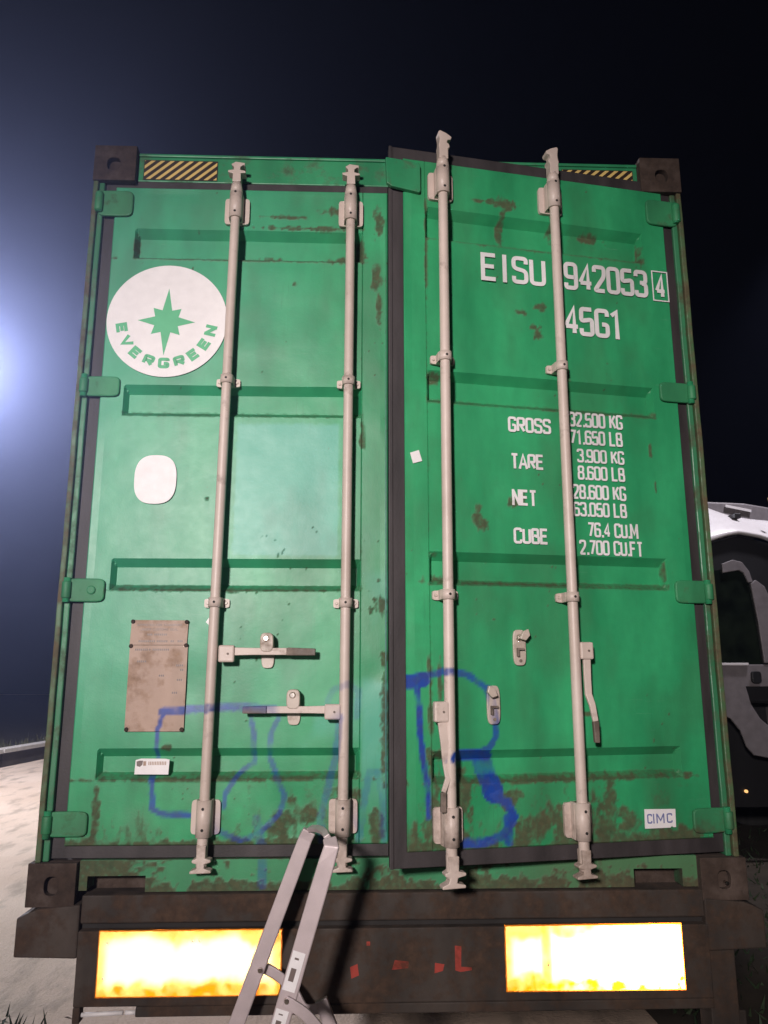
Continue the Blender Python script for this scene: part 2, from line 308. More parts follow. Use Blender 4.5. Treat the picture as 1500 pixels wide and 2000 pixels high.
# ------------------------------------------------------------------ mesh builder
class MB:
    def __init__(s): s.v = []; s.f = []; s.smooth = set()
    def add(s, vs, fs, smooth=False):
        o = len(s.v); s.v += [tuple(p) for p in vs]
        for f in fs:
            if smooth: s.smooth.add(len(s.f))
            s.f.append(tuple(i+o for i in f))
        return s
    def box(s, x0, x1, y0, y1, z0, z1):
        return s.add([(x0, y0, z0), (x1, y0, z0), (x1, y1, z0), (x0, y1, z0), (x0, y0, z1), (x1, y0, z1), (x1, y1, z1), (x0, y1, z1)],
                     [(0, 3, 2, 1), (4, 5, 6, 7), (0, 1, 5, 4), (1, 2, 6, 5), (2, 3, 7, 6), (3, 0, 4, 7)])
    def prism(s, poly, y0, y1):                 # polygon in x,z (counter-clockwise seen from -y)
        n = len(poly)
        vs = [(x, y0, z) for x, z in poly]+[(x, y1, z) for x, z in poly]
        return s.add(vs, [tuple(range(n)), tuple(range(2*n-1, n-1, -1))]+[(i, n+i, n+(i+1) % n, (i+1) % n) for i in range(n)])
    def ring(s, outer, inner, y0, y1):          # plate with a hole; equal point counts
        n = len(outer)
        vs = [(x, y0, z) for x, z in outer]+[(x, y0, z) for x, z in inner]+[(x, y1, z) for x, z in outer]+[(x, y1, z) for x, z in inner]
        fs = []
        for i in range(n):
            j = (i+1) % n
            fs += [(i, j, n+j, n+i), (2*n+j, 2*n+i, 3*n+i, 3*n+j), (j, i, 2*n+i, 2*n+j), (n+i, n+j, 3*n+j, 3*n+i)]
        return s.add(vs, fs)
    def cyl(s, p0, p1, r0, r1=None, n=16, seg=1, caps=True):
        r1 = r0 if r1 is None else r1
        p0 = Vector(p0); p1 = Vector(p1); d = (p1-p0).normalized()
        a = d.orthogonal().normalized(); b = d.cross(a); vs = []; fs = []
        for k in range(seg+1):
            t = k/seg; c = p0.lerp(p1, t); r = r0+(r1-r0)*t
            for i in range(n):
                th = 2*math.pi*i/n; vs.append(c+a*math.cos(th)*r+b*math.sin(th)*r)
        for k in range(seg):
            for i in range(n):
                j = (i+1) % n; fs.append((k*n+i, k*n+j, (k+1)*n+j, (k+1)*n+i))
        s.add(vs, fs, True)
        if caps:
            o = len(s.v)-len(vs); s.f.append(tuple(o+i for i in range(n-1, -1, -1))); s.f.append(tuple(o+seg*n+i for i in range(n)))
        return s
    def sweep(s, pts, w, t, wdir):             # flat bar along pts: width w along wdir, thickness t
        vs = []; n = len(pts); P = [Vector(p) for p in pts]
        for i in range(n):
            d = (P[min(i+1, n-1)]-P[max(i-1, 0)]).normalized()
            wv = (Vector(wdir) - d*d.dot(Vector(wdir))).normalized(); tv = d.cross(wv)
            ww = w[i] if isinstance(w, (list, tuple)) else w
            for a, b in ((-1, -1), (1, -1), (1, 1), (-1, 1)): vs.append(P[i]+wv*a*ww/2+tv*b*t/2)
        fs = [(3, 2, 1, 0), tuple((n-1)*4+k for k in range(4))]
        for i in range(n-1):
            for k in range(4):
                j = (k+1) % 4; fs.append((i*4+k, i*4+j, (i+1)*4+j, (i+1)*4+k))
        return s.add(vs, fs)
    def build(s, name, mat, parent=None, side=None, bevel=0, off=None, attrs=None):
        """verts are given in world (closed-door) coordinates; the parent's base is subtracted"""
        base = Vector(parent['base']) if parent is not None else Vector((0, 0, 0))
        me = bpy.data.meshes.new(name)
        me.from_pydata([(x-base.x, y-base.y, z-base.z) for x, y, z in s.v], [], s.f)
        for i in s.smooth: me.polygons[i].use_smooth = True
        me.materials.append(mat); me.update()
        if side:
            a = np.array(s.v); x, z = a[:, 0], a[:, 2]
            sp, ru, gr, fa = masks(side, x, z)
            put(me, 'spray', sp); put(me, 'rust', ru if attrs is None else ru*attrs); put(me, 'grime', gr)
        o = bpy.data.objects.new(name, me); COL.objects.link(o)
        if parent is not None: o.parent = parent
        o['base'] = list(base)
        if bevel:
            b = o.modifiers.new('bevel', 'BEVEL'); b.width = bevel; b.segments = 2; b.limit_method = 'ANGLE'; b.angle_limit = math.radians(40)
        return o
def put(me, name, arr):
    a = me.attributes.new(name, 'FLOAT', 'POINT'); a.data.foreach_set('value', np.asarray(arr, np.float32))
def thing(name, loc, label, cat, group=None):
    o = bpy.data.objects.new(name, None); COL.objects.link(o); o.location = loc; o.empty_display_size = .2
    o['base'] = list(loc); o['label'] = label; o['category'] = cat
    if group: o['group'] = group
    return o
def structure(o, kind='structure'): o['kind'] = kind; return o
def ell(cx, cz, rx, rz, n=24, p=2.0, rot=0):
    out = []
    for i in range(n):
        t = 2*math.pi*i/n; c, q = math.cos(t), math.sin(t)
        x = rx*math.copysign(abs(c)**(2/p), c); z = rz*math.copysign(abs(q)**(2/p), q)
        out.append((cx+x*math.cos(rot)-z*math.sin(rot), cz+x*math.sin(rot)+z*math.cos(rot)))
    return out
def rect_pts(x0, x1, z0, z1, n=24):            # rectangle outline sampled by angle, to bridge with ell()
    cx, cz = (x0+x1)/2, (z0+z1)/2; out = []
    for i in range(n):
        t = 2*math.pi*i/n; c, q = math.cos(t), math.sin(t)
        k = min((x1-x0)/2/abs(c) if abs(c) > 1e-6 else 9, (z1-z0)/2/abs(q) if abs(q) > 1e-6 else 9)
        out.append((cx+c*k, cz+q*k))
    # snap the points nearest each corner
    for X, Z in ((x0, z0), (x1, z0), (x1, z1), (x0, z1)):
        i = min(range(n), key=lambda k: (out[k][0]-X)**2+(out[k][1]-Z)**2); out[i] = (X, Z)
    return out

# ------------------------------------------------------------------ the setting
g = MB(); NX, NY = 60, 60
xs = np.linspace(-45, 50, NX); ys = np.linspace(-16, 70, NY)
for y in ys:
    for x in xs: g.v.append((x, y, GZ + (fbm(np.array(x*.4), np.array(y*.4), 5, 2)-.5)*.03))
for j in range(NY-1):
    for i in range(NX-1): g.f.append((j*NX+i, j*NX+i+1, (j+1)*NX+i+1, (j+1)*NX+i)); g.smooth.add(len(g.f)-1)
structure(g.build('ground', M_ground))

vg = MB(); vx = np.linspace(2.75, 44, 30); vy = np.linspace(-12, 60, 50)
for y in vy:
    for x in vx: vg.v.append((x + (.12*math.sin(y*2.3) if x < 3 else 0), y, GZ + .035 + .03*math.sin(x*3+y*2)*math.sin(y*1.3)))
for j in range(49):
    for i in range(29): vg.f.append((j*30+i, j*30+i+1, (j+1)*30+i+1, (j+1)*30+i))
structure(vg.build('verge', M_soil))
gr = MB(); rs = random.Random(12)
for i in range(7000):
    yy = rs.uniform(-.5, 14); xx = 2.9+rs.random()**1.5*6; h = rs.uniform(.02, .08); a = rs.uniform(0, 3.1)
    dx, dy = math.cos(a)*.012, math.sin(a)*.012
    gr.add([(xx-dx, yy-dy, GZ+.03), (xx+dx, yy+dy, GZ+.03), (xx+rs.uniform(-.06, .06), yy+rs.uniform(-.06, .06), GZ+.03+h)], [(0, 1, 2)])
structure(gr.build('verge_grass', M_leaf), 'stuff')

# low wall along the left of the yard, dark planting behind it
wl_ = thing('low_wall', (-6.3, 14, GZ), 'low pale kerb wall running along the left edge of the bright yard', 'wall')
k = 0
y = 6.0
while y < 46:
    x = -7.45+(y-6)*0.155 if y < 20 else -5.28
    y2 = y+1.96
    x2 = -7.45+(y2-6)*0.155 if y2 < 20 else -5.28
    m = MB(); m.add([(x, y, GZ), (x-.22, y, GZ), (x2-.22, y2, GZ), (x2, y2, GZ), (x, y, GZ+.28), (x-.22, y, GZ+.28), (x2-.22, y2, GZ+.28), (x2, y2, GZ+.28)],
                     [(0, 1, 2, 3), (7, 6, 5, 4), (4, 5, 1, 0), (5, 6, 2, 1), (6, 7, 3, 2), (7, 4, 0, 3)])
    m.build('wall_block', M_soil, wl_)  # shade of the wall's near face put into this dark colour
    m = MB(); m.add([(x+.04, y, GZ+.283), (x-.26, y, GZ+.283), (x2-.26, y2, GZ+.283), (x2+.04, y2, GZ+.283), (x+.04, y, GZ+.36), (x-.26, y, GZ+.36), (x2-.26, y2, GZ+.36), (x2+.04, y2, GZ+.36)],
                     [(0, 1, 2, 3), (7, 6, 5, 4), (4, 5, 1, 0), (5, 6, 2, 1), (6, 7, 3, 2), (7, 4, 0, 3)])
    m.build('capping_stone', M_kerb, wl_)
    y += 2.0
so = MB(); so.add([(-44, 2, GZ+.05), (-7.9, 2, GZ+.05), (-5.6, 20, GZ+.05), (-5.55, 66, GZ+.05), (-44, 66, GZ+.05)], [(0, 1, 2, 3, 4)])
structure(so.build('planting_soil', M_soil))
gr = MB(); rs = random.Random(2)
for i in range(5000):
    yy = rs.uniform(9, 40); xx = (-7.9+(yy-6)*.155 if yy < 20 else -5.75)-abs(rs.gauss(0, .8)); h = rs.uniform(.08, .3); a = rs.uniform(0, 3.1)
    dx, dy = math.cos(a)*.02, math.sin(a)*.02; lx, ly = rs.uniform(-.1, .1), rs.uniform(-.1, .1)
    gr.add([(xx-dx, yy-dy, GZ+.05), (xx+dx, yy+dy, GZ+.05), (xx+lx, yy+ly, GZ+.05+h)], [(0, 1, 2)])
structure(gr.build('rough_grass', M_grass), 'stuff')
# weeds at the bottom left corner of the yard
wd = MB(); rs = random.Random(8)
for q in range(110):
    cx, cy_ = rs.gauss(-.93, .13), rs.gauss(1.86, .09); h = rs.uniform(.03, .09); a = rs.uniform(0, 6.28)
    c = Vector((cx, cy_, GZ)); d = Vector((math.cos(a), math.sin(a), 0))
    wd.add([c-d*.012, c+d*.012, c+d.orthogonal()*rs.uniform(-.03, .03)+Vector((rs.uniform(-.06, .06), rs.uniform(-.06, .06), h))], [(0, 1, 2)])
wo = wd.build('weeds', M_leaf); structure(wo, 'stuff')

# ------------------------------------------------------------------ floodlight masts (both outside the frame)
def mast(base, head, aim, label):
    t = thing('floodlight_mast', base, label, 'floodlight', 'floodlight masts of the yard')
    bx, by, bz = base
    m = MB(); m.cyl((bx, by, bz), (bx, by, head.z+.15), .075, .05, 12); m.build('pole', M_pole, t)
    m = MB(); m.box(bx-.2, bx+.2, by-.2, by+.2, bz-.02, bz+.03); m.build('base_plate', M_pole, t)
    d = (Vector(aim)-head).normalized(); back = head-d*.32
    m = MB(); m.sweep([Vector((bx, by, head.z+.1)), back], .06, .06, (0, 0, 1)); m.build('bracket', M_pole, t)
    m = MB(); m.sweep([back-d*.05, back+d*.08], [.34, .46], .40, (1, 0, 0)); m.build('housing', M_black, t)
mast((LAMP_A.x-.75, LAMP_A.y+.6, GZ), LAMP_A, (-1.5, 4, GZ), 'floodlight mast beside the low wall left of the container')
mast((LAMP_C.x+.5, LAMP_C.y-1.2, GZ), LAMP_C, (5.9, 5.6, 1.5), 'tall floodlight mast in front of the parked white lorry cab')
mast((LAMP_B.x-.5, LAMP_B.y-.7, GZ), LAMP_B, (1.2, 0, 1), 'low floodlight mast behind the viewer, facing the container doors')

# ------------------------------------------------------------------ container
cont = thing('shipping_container', (1.219, 0.0, 0.0), 'green shipping container with its right rear door standing slightly open', 'shipping container')
LEN = 12.19
def casting(x0, x1, z0, z1, y0, y1, hx, hz, rx, rz, front):
    m = MB(); n = 24
    if front:
        m.ring(rect_pts(x0, x1, z0, z1, n), ell(hx, hz, rx, rz, n, 2.6), y0, y0+.028)
        m.box(x0, x1, y0+.0285, y0+.033, z0, z1)
        m.box(x0, x1, y0+.033, y1, z0, z1)
    else: m.box(x0, x1, y0, y1, z0, z1)
    m.build('corner_casting', M_cast, cont, bevel=.005)
casting(-.003, .168, 2.738, 2.898, -.004, .174, .078, 2.812, .027, .030, True)
casting(2.270, 2.441, 2.738, 2.898, -.004, .174, 2.360, 2.812, .027, .030, True)
casting(-.018, .145, -.008, .130, -.006, .174, .064, .058, .024, .03, True)
casting(2.293, 2.456, -.008, .130, -.006, .174, 2.374, .058, .024, .03, True)
for X0, X1 in ((0, .162), (2.276, 2.438)):
    for Z0, Z1 in ((-.003, .118), (2.78, 2.899)): casting(X0, X1, Z0, Z1, LEN-.178, LEN, 0, 0, 0, 0, False)
m = MB(); m.cyl((2.385, .018, .046), (2.385, -.006, .046), .006, n=8); m.build('casting_rivet', M_steel, cont)
for s in (0, 1):
    X = (lambda v: v) if s == 0 else (lambda v: 2.438-v)
    def bx(name, a, b, y0, y1, z0, z1, mat, bev=.004):
        mm = MB(); x0, x1 = sorted((X(a), X(b))); 
        nz = 24
        zs = np.linspace(z0, z1, nz+1)
        for q in range(nz+1):
            w = 0.0015*math.sin(q*2.1+s)+.001*math.sin(q*5.3)
            mm.v += [(x0, y0+w, zs[q]), (x1, y0+w, zs[q]), (x1, y1, zs[q]), (x0, y1, zs[q])]
        for q in range(nz):
            for k_ in range(4): j = (k_+1) % 4; mm.f.append((q*4+k_, q*4+j, q*4+4+j, q*4+4+k_))
        mm.f += [(3, 2, 1, 0), tuple(nz*4+k_ for k_ in range(4))]
        return mm.build(name, mat, cont, bevel=bev)
    bx('corner_post', .000, .020, .000, .14, .1305, 2.7375, M_post)
    bx('post_web', .0205, .042, .014, .14, .1305, 2.7375, M_web)
    # hinge knuckles welded to the post
    for hz in (2.64, 1.85, 1.06, .252):
        mm = MB(); cx_ = X(.030); mm.cyl((cx_, .004, hz-.045), (cx_, .004, hz+.045), .013, n=14)
        mm.build('hinge_pin', M_frame, cont)
# header with the two hazard plates
m = MB(); m.prism([(.168, 2.757), (2.27, 2.757), (2.27, 2.872), (.168, 2.872)], .030, .12)
m.box(.168, 2.27, .026, .13, 2.8725, 2.886); m.build('header', M_frame, cont, bevel=.004)
m = MB(); m.box(.17, 2.268, .045, .06, 2.70, 2.7565); m.build('door_stop', M_dark, cont)
def hazard(x0, x1, z0, z1, yf):
    m = MB(); m.box(x0, x1, yf, yf+.0015, z0, z1); p = m.build('hazard_plate', M_blk, cont)
    m = MB(); w = .0175; pit = .0395; sl = .85*(z1-z0)*1.25; e = .003; zz0, zz1 = z0+e, z1-e
    x = x0-sl-.01
    while x < x1:
        a = [(x, zz0), (x+w, zz0), (x+w+sl, zz1), (x+sl, zz1)]
        def clip(poly, X_, sgn):
            out = []
            for i in range(len(poly)):
                p, q = poly[i], poly[(i+1) % len(poly)]
                ip, iq = sgn*(p[0]-X_) >= 0, sgn*(q[0]-X_) >= 0
                if ip: out.append(p)
                if ip != iq:
                    t = (X_-p[0])/(q[0]-p[0]); out.append((X_, p[1]+t*(q[1]-p[1])))
            return out
        a = clip(a, x0+e, 1); a = clip(a, x1-e, -1) if len(a) > 2 else a
        if len(a) > 2: m.add([(px_, yf-.0006, pz) for px_, pz in a], [tuple(range(len(a)))])
        x += pit
    m.build('hazard_stripes', M_yel, p)
hazard(.192, .497, 2.764, 2.856, .0275)
hazard(1.945, 2.250, 2.766, 2.856, .0275)
# sill with its two lifting notches
m = MB(); m.prism([(.146, .036), (.176, .036), (.176, .082), (.372, .082), (.372, .030), (2.066, .030), (2.066, .090), (2.238, .090), (2.238, .030), (2.292, .030), (2.292, .1335), (.146, .1335)], .022, .10)
m.build('sill', M_dirtyframe, cont, bevel=.003)
m = MB(); gx_ = []
for X0, X1, Z0, Z1 in ((.147, .1755, .037, .1325), (.1755, .3725, .0825, .1325), (.3725, 2.0655, .031, .1325), (2.0655, 2.2385, .0905, .1325), (2.2385, 2.291, .031, .1325)):
    nx_ = max(2, int((X1-X0)/.008)); nz_ = max(2, int((Z1-Z0)/.008)); o_ = len(m.v)
    for j in range(nz_+1):
        for i in range(nx_+1): m.v.append((X0+(X1-X0)*i/nx_, .0205, Z0+(Z1-Z0)*j/nz_))
    for j in range(nz_):
        for i in range(nx_): q = o_+j*(nx_+1)+i; m.f.append((q, q+1, q+nx_+2, q+nx_+1))
sf = m.build('sill_face', M_sill, cont); a_ = np.array(m.v); X_, Z_ = a_[:, 0], a_[:, 2]
nn = .6*fbm(X_*14, Z_*22, 81, 4)+.4*fbm(X_*60, Z_*60, 83, 3)
rr_ = sst(.42, .56, nn+.25*sst(.09, .03, Z_)-.03+.30*sst(.46, .30, X_)+.10*np.exp(-((X_-1.15)/.12)**2)+.14*np.exp(-((X_-1.56)/.10)**2)-.12)
put(sf.data, 'rust', rr_); put(sf.data, 'grime', np.clip(.25+.9*sst(1.5, 1.9, X_), 0, 1)); put(sf.data, 'spray', spray_mask('L', X_, Z_))
m = MB(); m.box(.147, 2.291, .1005, .13, -.02, .133); m.build('sill_backing', M_cast, cont)
# walls, roof, floor, front wall
for s in (0, 1):
    m = MB(); n = 44; X = .03 if s == 0 else 2.408; sg = 1 if s == 0 else -1
    prof = []; L0, L1 = .178, LEN-.12; pit = (L1-L0)/n
    for q in range(n):
        y0 = L0+q*pit; prof += [(y0, 0), (y0+.28*pit, 0), (y0+.5*pit, .036), (y0+.78*pit, .036)]
    prof.append((L1, 0))
    for yy, dd in prof: m.v += [(X+sg*dd, yy, .13), (X+sg*dd, yy, 2.80)]
    for q in range(len(prof)-1): m.f.append((2*q, 2*q+1, 2*q+3, 2*q+2))
    m.build('side_wall', M_frame, cont)
    m = MB(); m.box(X-.028 if s == 0 else X-.03, X+.03 if s == 0 else X+.028, .175, LEN-.18, 2.80, 2.87); m.build('top_rail', M_frame, cont)
    m = MB(); m.box(X-.028 if s == 0 else X-.03, X+.03 if s == 0 else X+.028, .175, LEN-.18, -.0, .129); m.build('bottom_rail', M_dirtyframe, cont)
m = MB(); m.box(.062, 2.376, .131, LEN-.02, 2.835, 2.86); m.build('roof_sheet', M_frame, cont)
m = MB(); m.box(.062, 2.376, .131, LEN-.06, .10, .128); m.build('floor', M_soil, cont)
m = MB(); m.box(.06, 2.378, LEN-.05, LEN-.02, .129, 2.834); m.build('front_wall', M_frame, cont)

# ---- doors
TH = 0.172
def door(side):
    """door leaf in closed coordinates, front skin at y = 0.02"""
    Y0 = .02
    if side == 'L': x0, x1, z0, z1 = .088, 1.205, .179, 2.722; gx = 1.103; ex = .178; hinge = (.030, Y0, 0)
    else: x0, x1, z0, z1 = 1.242, 2.358, .192, 2.741; gx = 1.328; ex = 2.252; hinge = (2.402, Y0, 0)
    dz = 0 if side == 'L' else .004
    bands = [(2.400, 2.535), (1.735, 1.862), (1.061, 1.180), (.396, .502)]
    bz = [(a+dz, b+dz) for a, b in bands]
    rx0, rx1 = (ex, gx) if side == 'L' else (gx, ex)
    def lines(lo, hi, keys, step):
        pts = list(np.arange(lo, hi, step))+[lo, hi]
        pts = [p for p in pts if all(abs(p-k_) > step*.45 for k_ in keys)]+list(keys)
        return np.array(sorted(set(round(float(p), 5) for p in pts if lo-1e-6 <= p <= hi+1e-6)))
    B = .030; BL = .022; S = .014; D = .034
    kx = [x0, x1, rx0, rx0+S, rx1-S, rx1, gx-.0025, gx+.0025, gx, x0+.004, x1-.004]
    kz = [z0, z1, z0+.004, z1-.004]
    for a, b in bz: kz += [a, a+BL, b-B, b]
    X = lines(x0, x1, kx, .0075); Z = lines(z0, z1, kz, .0085)
    XX, ZZ = np.meshgrid(X, Z)
    dep = np.zeros_like(XX)
    for a, b in bz:
        rz = np.minimum(np.clip((ZZ-a)/BL, 0, 1), np.clip((b-ZZ)/B, 0, 1))
        rxx = np.minimum(np.clip((XX-rx0)/S, 0, 1), np.clip((rx1-XX)/S, 0, 1))
        dep = np.maximum(dep, D*np.minimum(rz, rxx))
    grv = (np.abs(XX-gx) < .001) & (dep < .001); dep = dep+np.where(grv, .004, 0)
    edge = (XX < x0+.002) | (XX > x1-.002) | (ZZ < z0+.002) | (ZZ > z1-.002)
    dep = dep+np.where(edge, .004, 0)
    sd = 3 if side == 'L' else 17
    dent = (fbm(XX*3.2, ZZ*3.2, sd, 3)-.5)*.009
    for cx_, cz_, r_, d_ in ([(.83, 1.9, .12, .004), (.5, .72, .09, .005), (1.15, .75, .05, .004), (.9, .30, .08, .006)] if side == 'L' else [(1.6, 2.2, .12, .005), (1.75, .7, .1, .004), (2.1, .9, .12, .004), (1.5, .3, .08, .007), (2.0, .28, .09, .006)]):
        dent = dent+d_*np.exp(-(((XX-cx_)**2+(ZZ-cz_)**2)/r_**2))
    inn = np.clip(np.minimum(np.minimum(XX-x0, x1-XX), np.minimum(ZZ-z0, z1-ZZ))/.03, 0, 1)
    Yv = Y0+dep+dent*inn
    nx, nz = len(X), len(Z)
    v = np.stack([XX.ravel(), Yv.ravel(), ZZ.ravel()], 1)
    I = np.arange(nz*nx).reshape(nz, nx)
    F = np.stack([I[:-1, :-1].ravel(), I[:-1, 1:].ravel(), I[1:, 1:].ravel(), I[1:, :-1].ravel()], 1).tolist()
    # skirt and back
    per = list(I[0, :])+list(I[1:, -1])+list(I[-1, -2::-1])+list(I[-2:0:-1, 0])
    o = len(v); back = [(v[i][0], Y0+.055, v[i][2]) for i in per]; v = v.tolist()+back; n = len(per)
    for i in range(n): j = (i+1) % n; F.append((int(per[j]), int(per[i]), o+i, o+j))
    F.append(tuple(o+i for i in range(n-1, -1, -1)))
    me = bpy.data.meshes.new('door')
    hv = Vector(hinge)
    va = np.array(v); me.from_pydata((va-np.array(hinge)).tolist(), [], [tuple(f) for f in F])
    me.materials.append(M_door); me.update()
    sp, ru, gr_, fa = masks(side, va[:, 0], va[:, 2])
    up_face = np.zeros(len(va))
    # dirt that has settled along the lower ledge of each recess
    for a, b in bz:
        led = sst(a-.008, a+.002, va[:, 2])*sst(a+.030, a+.018, va[:, 2])*((va[:, 0] > rx0-.004) & (va[:, 0] < rx1+.004))
        up_face = np.maximum(up_face, led*(.35+.6*fbm(va[:, 0]*9, va[:, 2]*9, 71, 3)))
    crease = np.exp(-((va[:, 0]-gx)/.004)**2)*.6
    ru = np.maximum(ru, np.maximum(up_face*.9, crease*fbm(va[:, 0]*9, va[:, 2]*14, 77, 3)))
    put(me, 'spray', sp); put(me, 'rust', ru); put(me, 'grime', gr_); put(me, 'fade_and_veil', fa)
    d = bpy.data.objects.new('door', me); COL.objects.link(d); d['base'] = list(hinge)
    d.parent = cont; d.location = hv-Vector(cont['base'])
    d['label'] = 'left door leaf, shut' if side == 'L' else 'right door leaf, standing slightly open'
    # rubber seal
    m = MB(); yg = Y0+.012
    if side == 'L':
        gx0, gx1, gz0, gz1 = .044, 1.206, .137, 2.757
        m.ring([(gx0, gz0), (gx1, gz0), (gx1, gz1), (gx0, gz1)], [(x0+.001, z0+.001), (x1-.0015, z0+.001), (x1-.0015, z1-.001), (x0+.001, z1-.001)], yg, yg+.03)
    else:
        gx0, gx1, gz0, gz1 = 1.188, 2.399, .142, 2.790
        m.ring([(gx0, gz0), (gx1, gz0), (gx1, gz1), (gx0, gz1)], [(x0+.001, z0+.001), (x1-.0015, z0+.001), (x1-.0015, z1-.001), (x0+.001, z1-.001)], yg-.004, yg+.026)
        m.box(gx0-.004, gx0+.010, yg-.009, yg-.0045, gz0, gz1)
    m.build('rubber_seal', M_gask, d, bevel=.003)
    # hinge straps
    for hz, hh in ((2.64, .115), (1.85, .082), (1.06, .086), (.252, .084)):
        m = MB(); a, b = (.022, .165) if side == 'L' else (2.274, 2.416)
        pts = ell((a+b)/2, hz, (b-a)/2, hh/2, 28, 5.5)
        m.prism(pts, Y0-.014, Y0-.001)
        kx_ = .03 if side == 'L' else 2.408
        m.cyl((kx_, Y0-.018, hz-hh*.36), (kx_, Y0-.018, hz+hh*.36), .017, n=14)
        if side == 'L' and abs(hz-1.06) < .01: m.cyl((.118, Y0-.014, hz), (.118, Y0-.022, hz), .016, n=12)
        m.build('hinge_strap', M_hinge, d, side=side, bevel=.005)
    yr = Y0-.050
    rods = (.580, 1.050) if side == 'L' else (1.382, 1.838)
    lean = {.580: (.590, .570), 1.050: (1.054, 1.046), 1.382: (1.387, 1.376), 1.838: (1.846, 1.836)}
    for ri, rxc in enumerate(rods):
        xt, xb = lean[rxc]
        def rx_at(z): return xb+(xt-xb)*(z-.2)/2.5
        m = MB(); m.cyl((rx_at(.12), yr, .12), (rx_at(2.74), yr, 2.74), .0185, n=18, seg=300)
        m.build('lock_rod', M_rod, d, side=side, attrs=.25)
        # cams at both ends
        for top in (True, False):
            zc = (2.752 if top else .152); sgn = 1 if top else -1; cx_ = rx_at(zc)
            if side == 'L':
                prof = [(-.017, -.02), (.017, -.02), (.016, .018), (.036, .020), (.034, .028), (.013, .033), (.013, .046), (.026, .056), (.030, .050), (.031, .064), (-.006, .070), (-.024, .058), (-.013, .046), (-.013, .034), (-.036, .030), (-.036, .022), (-.016, .016)]
            else:
                fl = 1 if ri == 0 else -1
                prof = [(-.018, -.02), (.018, -.02), (.018, .024), (.025, .032), (.022, .046), (.014, .050), (.016, .062), (.030, .066), (.033, .078), (.012, .092), (-.014, .102), (-.020, .096), (-.016, .066), (-.017, .05), (-.020, .036), (-.018, .02)]
                prof = [(fl*a, b) for a, b in prof]
                if fl < 0: prof = prof[::-1]
            if not top:
                prof = [(-.016, -.02), (.016, -.02), (.015, .022), (.034, .026), (.034, .034), (.012, .040), (.013, .054), (.036, .060), (.036, .068), (-.036, .070), (-.036, .062), (-.013, .054), (-.012, .040), (-.030, .035), (-.030, .027), (-.015, .022)]
                if side == 'R' and ri == 0: prof = [(a*(1.25 if a > 0 else .9)-.004*(b > .05), b*1.08) for a, b in prof]
            if sgn < 0: prof = [(a, -b) for a, b in prof][::-1]
            dzc = .0 if side == 'L' else (.0 if top else -.005)
            m = MB(); m.prism([(cx_+a, zc+b-sgn*.02+dzc) for a, b in prof], yr-.020, yr+.022)
            m.build('locking_cam', M_rod, d, side=side, bevel=.003, attrs=.6)
            # long end brackets
            z_lo, z_hi = (2.552, 2.668) if top else (.217, .331)
            if side == 'R': z_lo += .012*(1 if top else 0); z_hi += .012*(1 if top else 0)
            bxc = rx_at((z_lo+z_hi)/2)
            m = MB()
            m.prism(ell(bxc, (z_lo+z_hi)/2, .050, (z_hi-z_lo)/2, 28, 9), yr+.034, yr+.047)
            h0, h1 = (z_lo+.004, z_hi+.052) if top else (z_lo-.002, z_hi+.004)
            m.prism([(bxc-.027, h0), (bxc+.027, h0), (bxc+.027, h1 if not top else z_hi), (bxc-.027, h1 if not top else z_hi)], yr+.006, yr+.034)
            m.cyl((bxc, yr, h0), (bxc, yr, h1 if not top else z_hi), .0262, n=20)
            if top: m.cyl((bxc, yr, z_hi), (bxc, yr, h1-.01), .0262, .021, n=20)
            br = m.build('rod_bracket', M_rod, d, side=side, attrs=.5)
            for q in (z_lo+.024, z_hi-(.006 if top else .022)):
                m = MB(); m.cyl((bxc, yr-.0255, q), (bxc, yr-.0272, q), .0050, n=10); m.build('pin_hole', M_dark, d)
        # narrow guide clamps
        for zc in ((1.868, 1.013) if side == 'L' else (1.900, 1.027)):
            bxc = rx_at(zc); m = MB()
            m.prism(ell(bxc, zc, .046, .0165, 28, 7), yr+.036, yr+.047)
            m.box(bxc-.0255, bxc+.0255, yr+.003, yr+.036, zc-.017, zc+.017)
            m.cyl((bxc, yr, zc-.017), (bxc, yr, zc+.017), .0245, n=20)
            m.build('rod_guide', M_rod, d, side=side, attrs=.4)
            m = MB(); m.cyl((bxc, yr-.0236, zc), (bxc, yr-.0256, zc), .0046, n=10); m.build('pin_hole', M_dark, d)
            for sx in (-.034, .034):
                m = MB(); m.cyl((bxc+sx, yr+.037, zc), (bxc+sx, yr+.031, zc), .006, .004, n=10); m.build('bolt', M_catch, d)
    # handles and catches
    def catch(cx_, cz_, hh, closed):
        m = MB(); m.prism(ell(cx_, cz_, .0235, hh/2, 28, 4), Y0-.012, Y0-.001)
        m.build('handle_catch', M_catch, d, side=side, bevel=.002, attrs=.3)
        if closed:
            m = MB(); m.prism(ell(cx_, cz_+.032, .024, .034, 24, 3.4), Y0-.064, Y0-.050)
            m.prism(ell(cx_, cz_+.046, .022, .020, 20, 3), Y0-.050, Y0-.012)
            m.build('catch_cap', M_catch, d, bevel=.004)
            m = MB(); m.cyl((cx_-.002, Y0-.064, cz_+.046), (cx_-.002, Y0-.072, cz_+.046), .012, .008, n=14); m.build('rivet', M_steel, d)
        else:
            m = MB(); m.cyl((cx_, Y0-.012, cz_+hh*.27), (cx_, Y0-.022, cz_+hh*.27), .013, .009, n=14); m.build('rivet', M_steel, d)
            m = MB(); s_ = 1 if cx_ > 1.6 else -1
            m.prism([(cx_+s_*a, cz_+hh*.27+b) for a, b in ((0, .012), (-.006*s_*s_, -.004), (.014, -.010), (.030, .008), (.024, .030), (.006, .022))][::1 if s_ > 0 else -1], Y0-.040, Y0-.024)
            m.build('swung_cap', M_catch, d, bevel=.002)
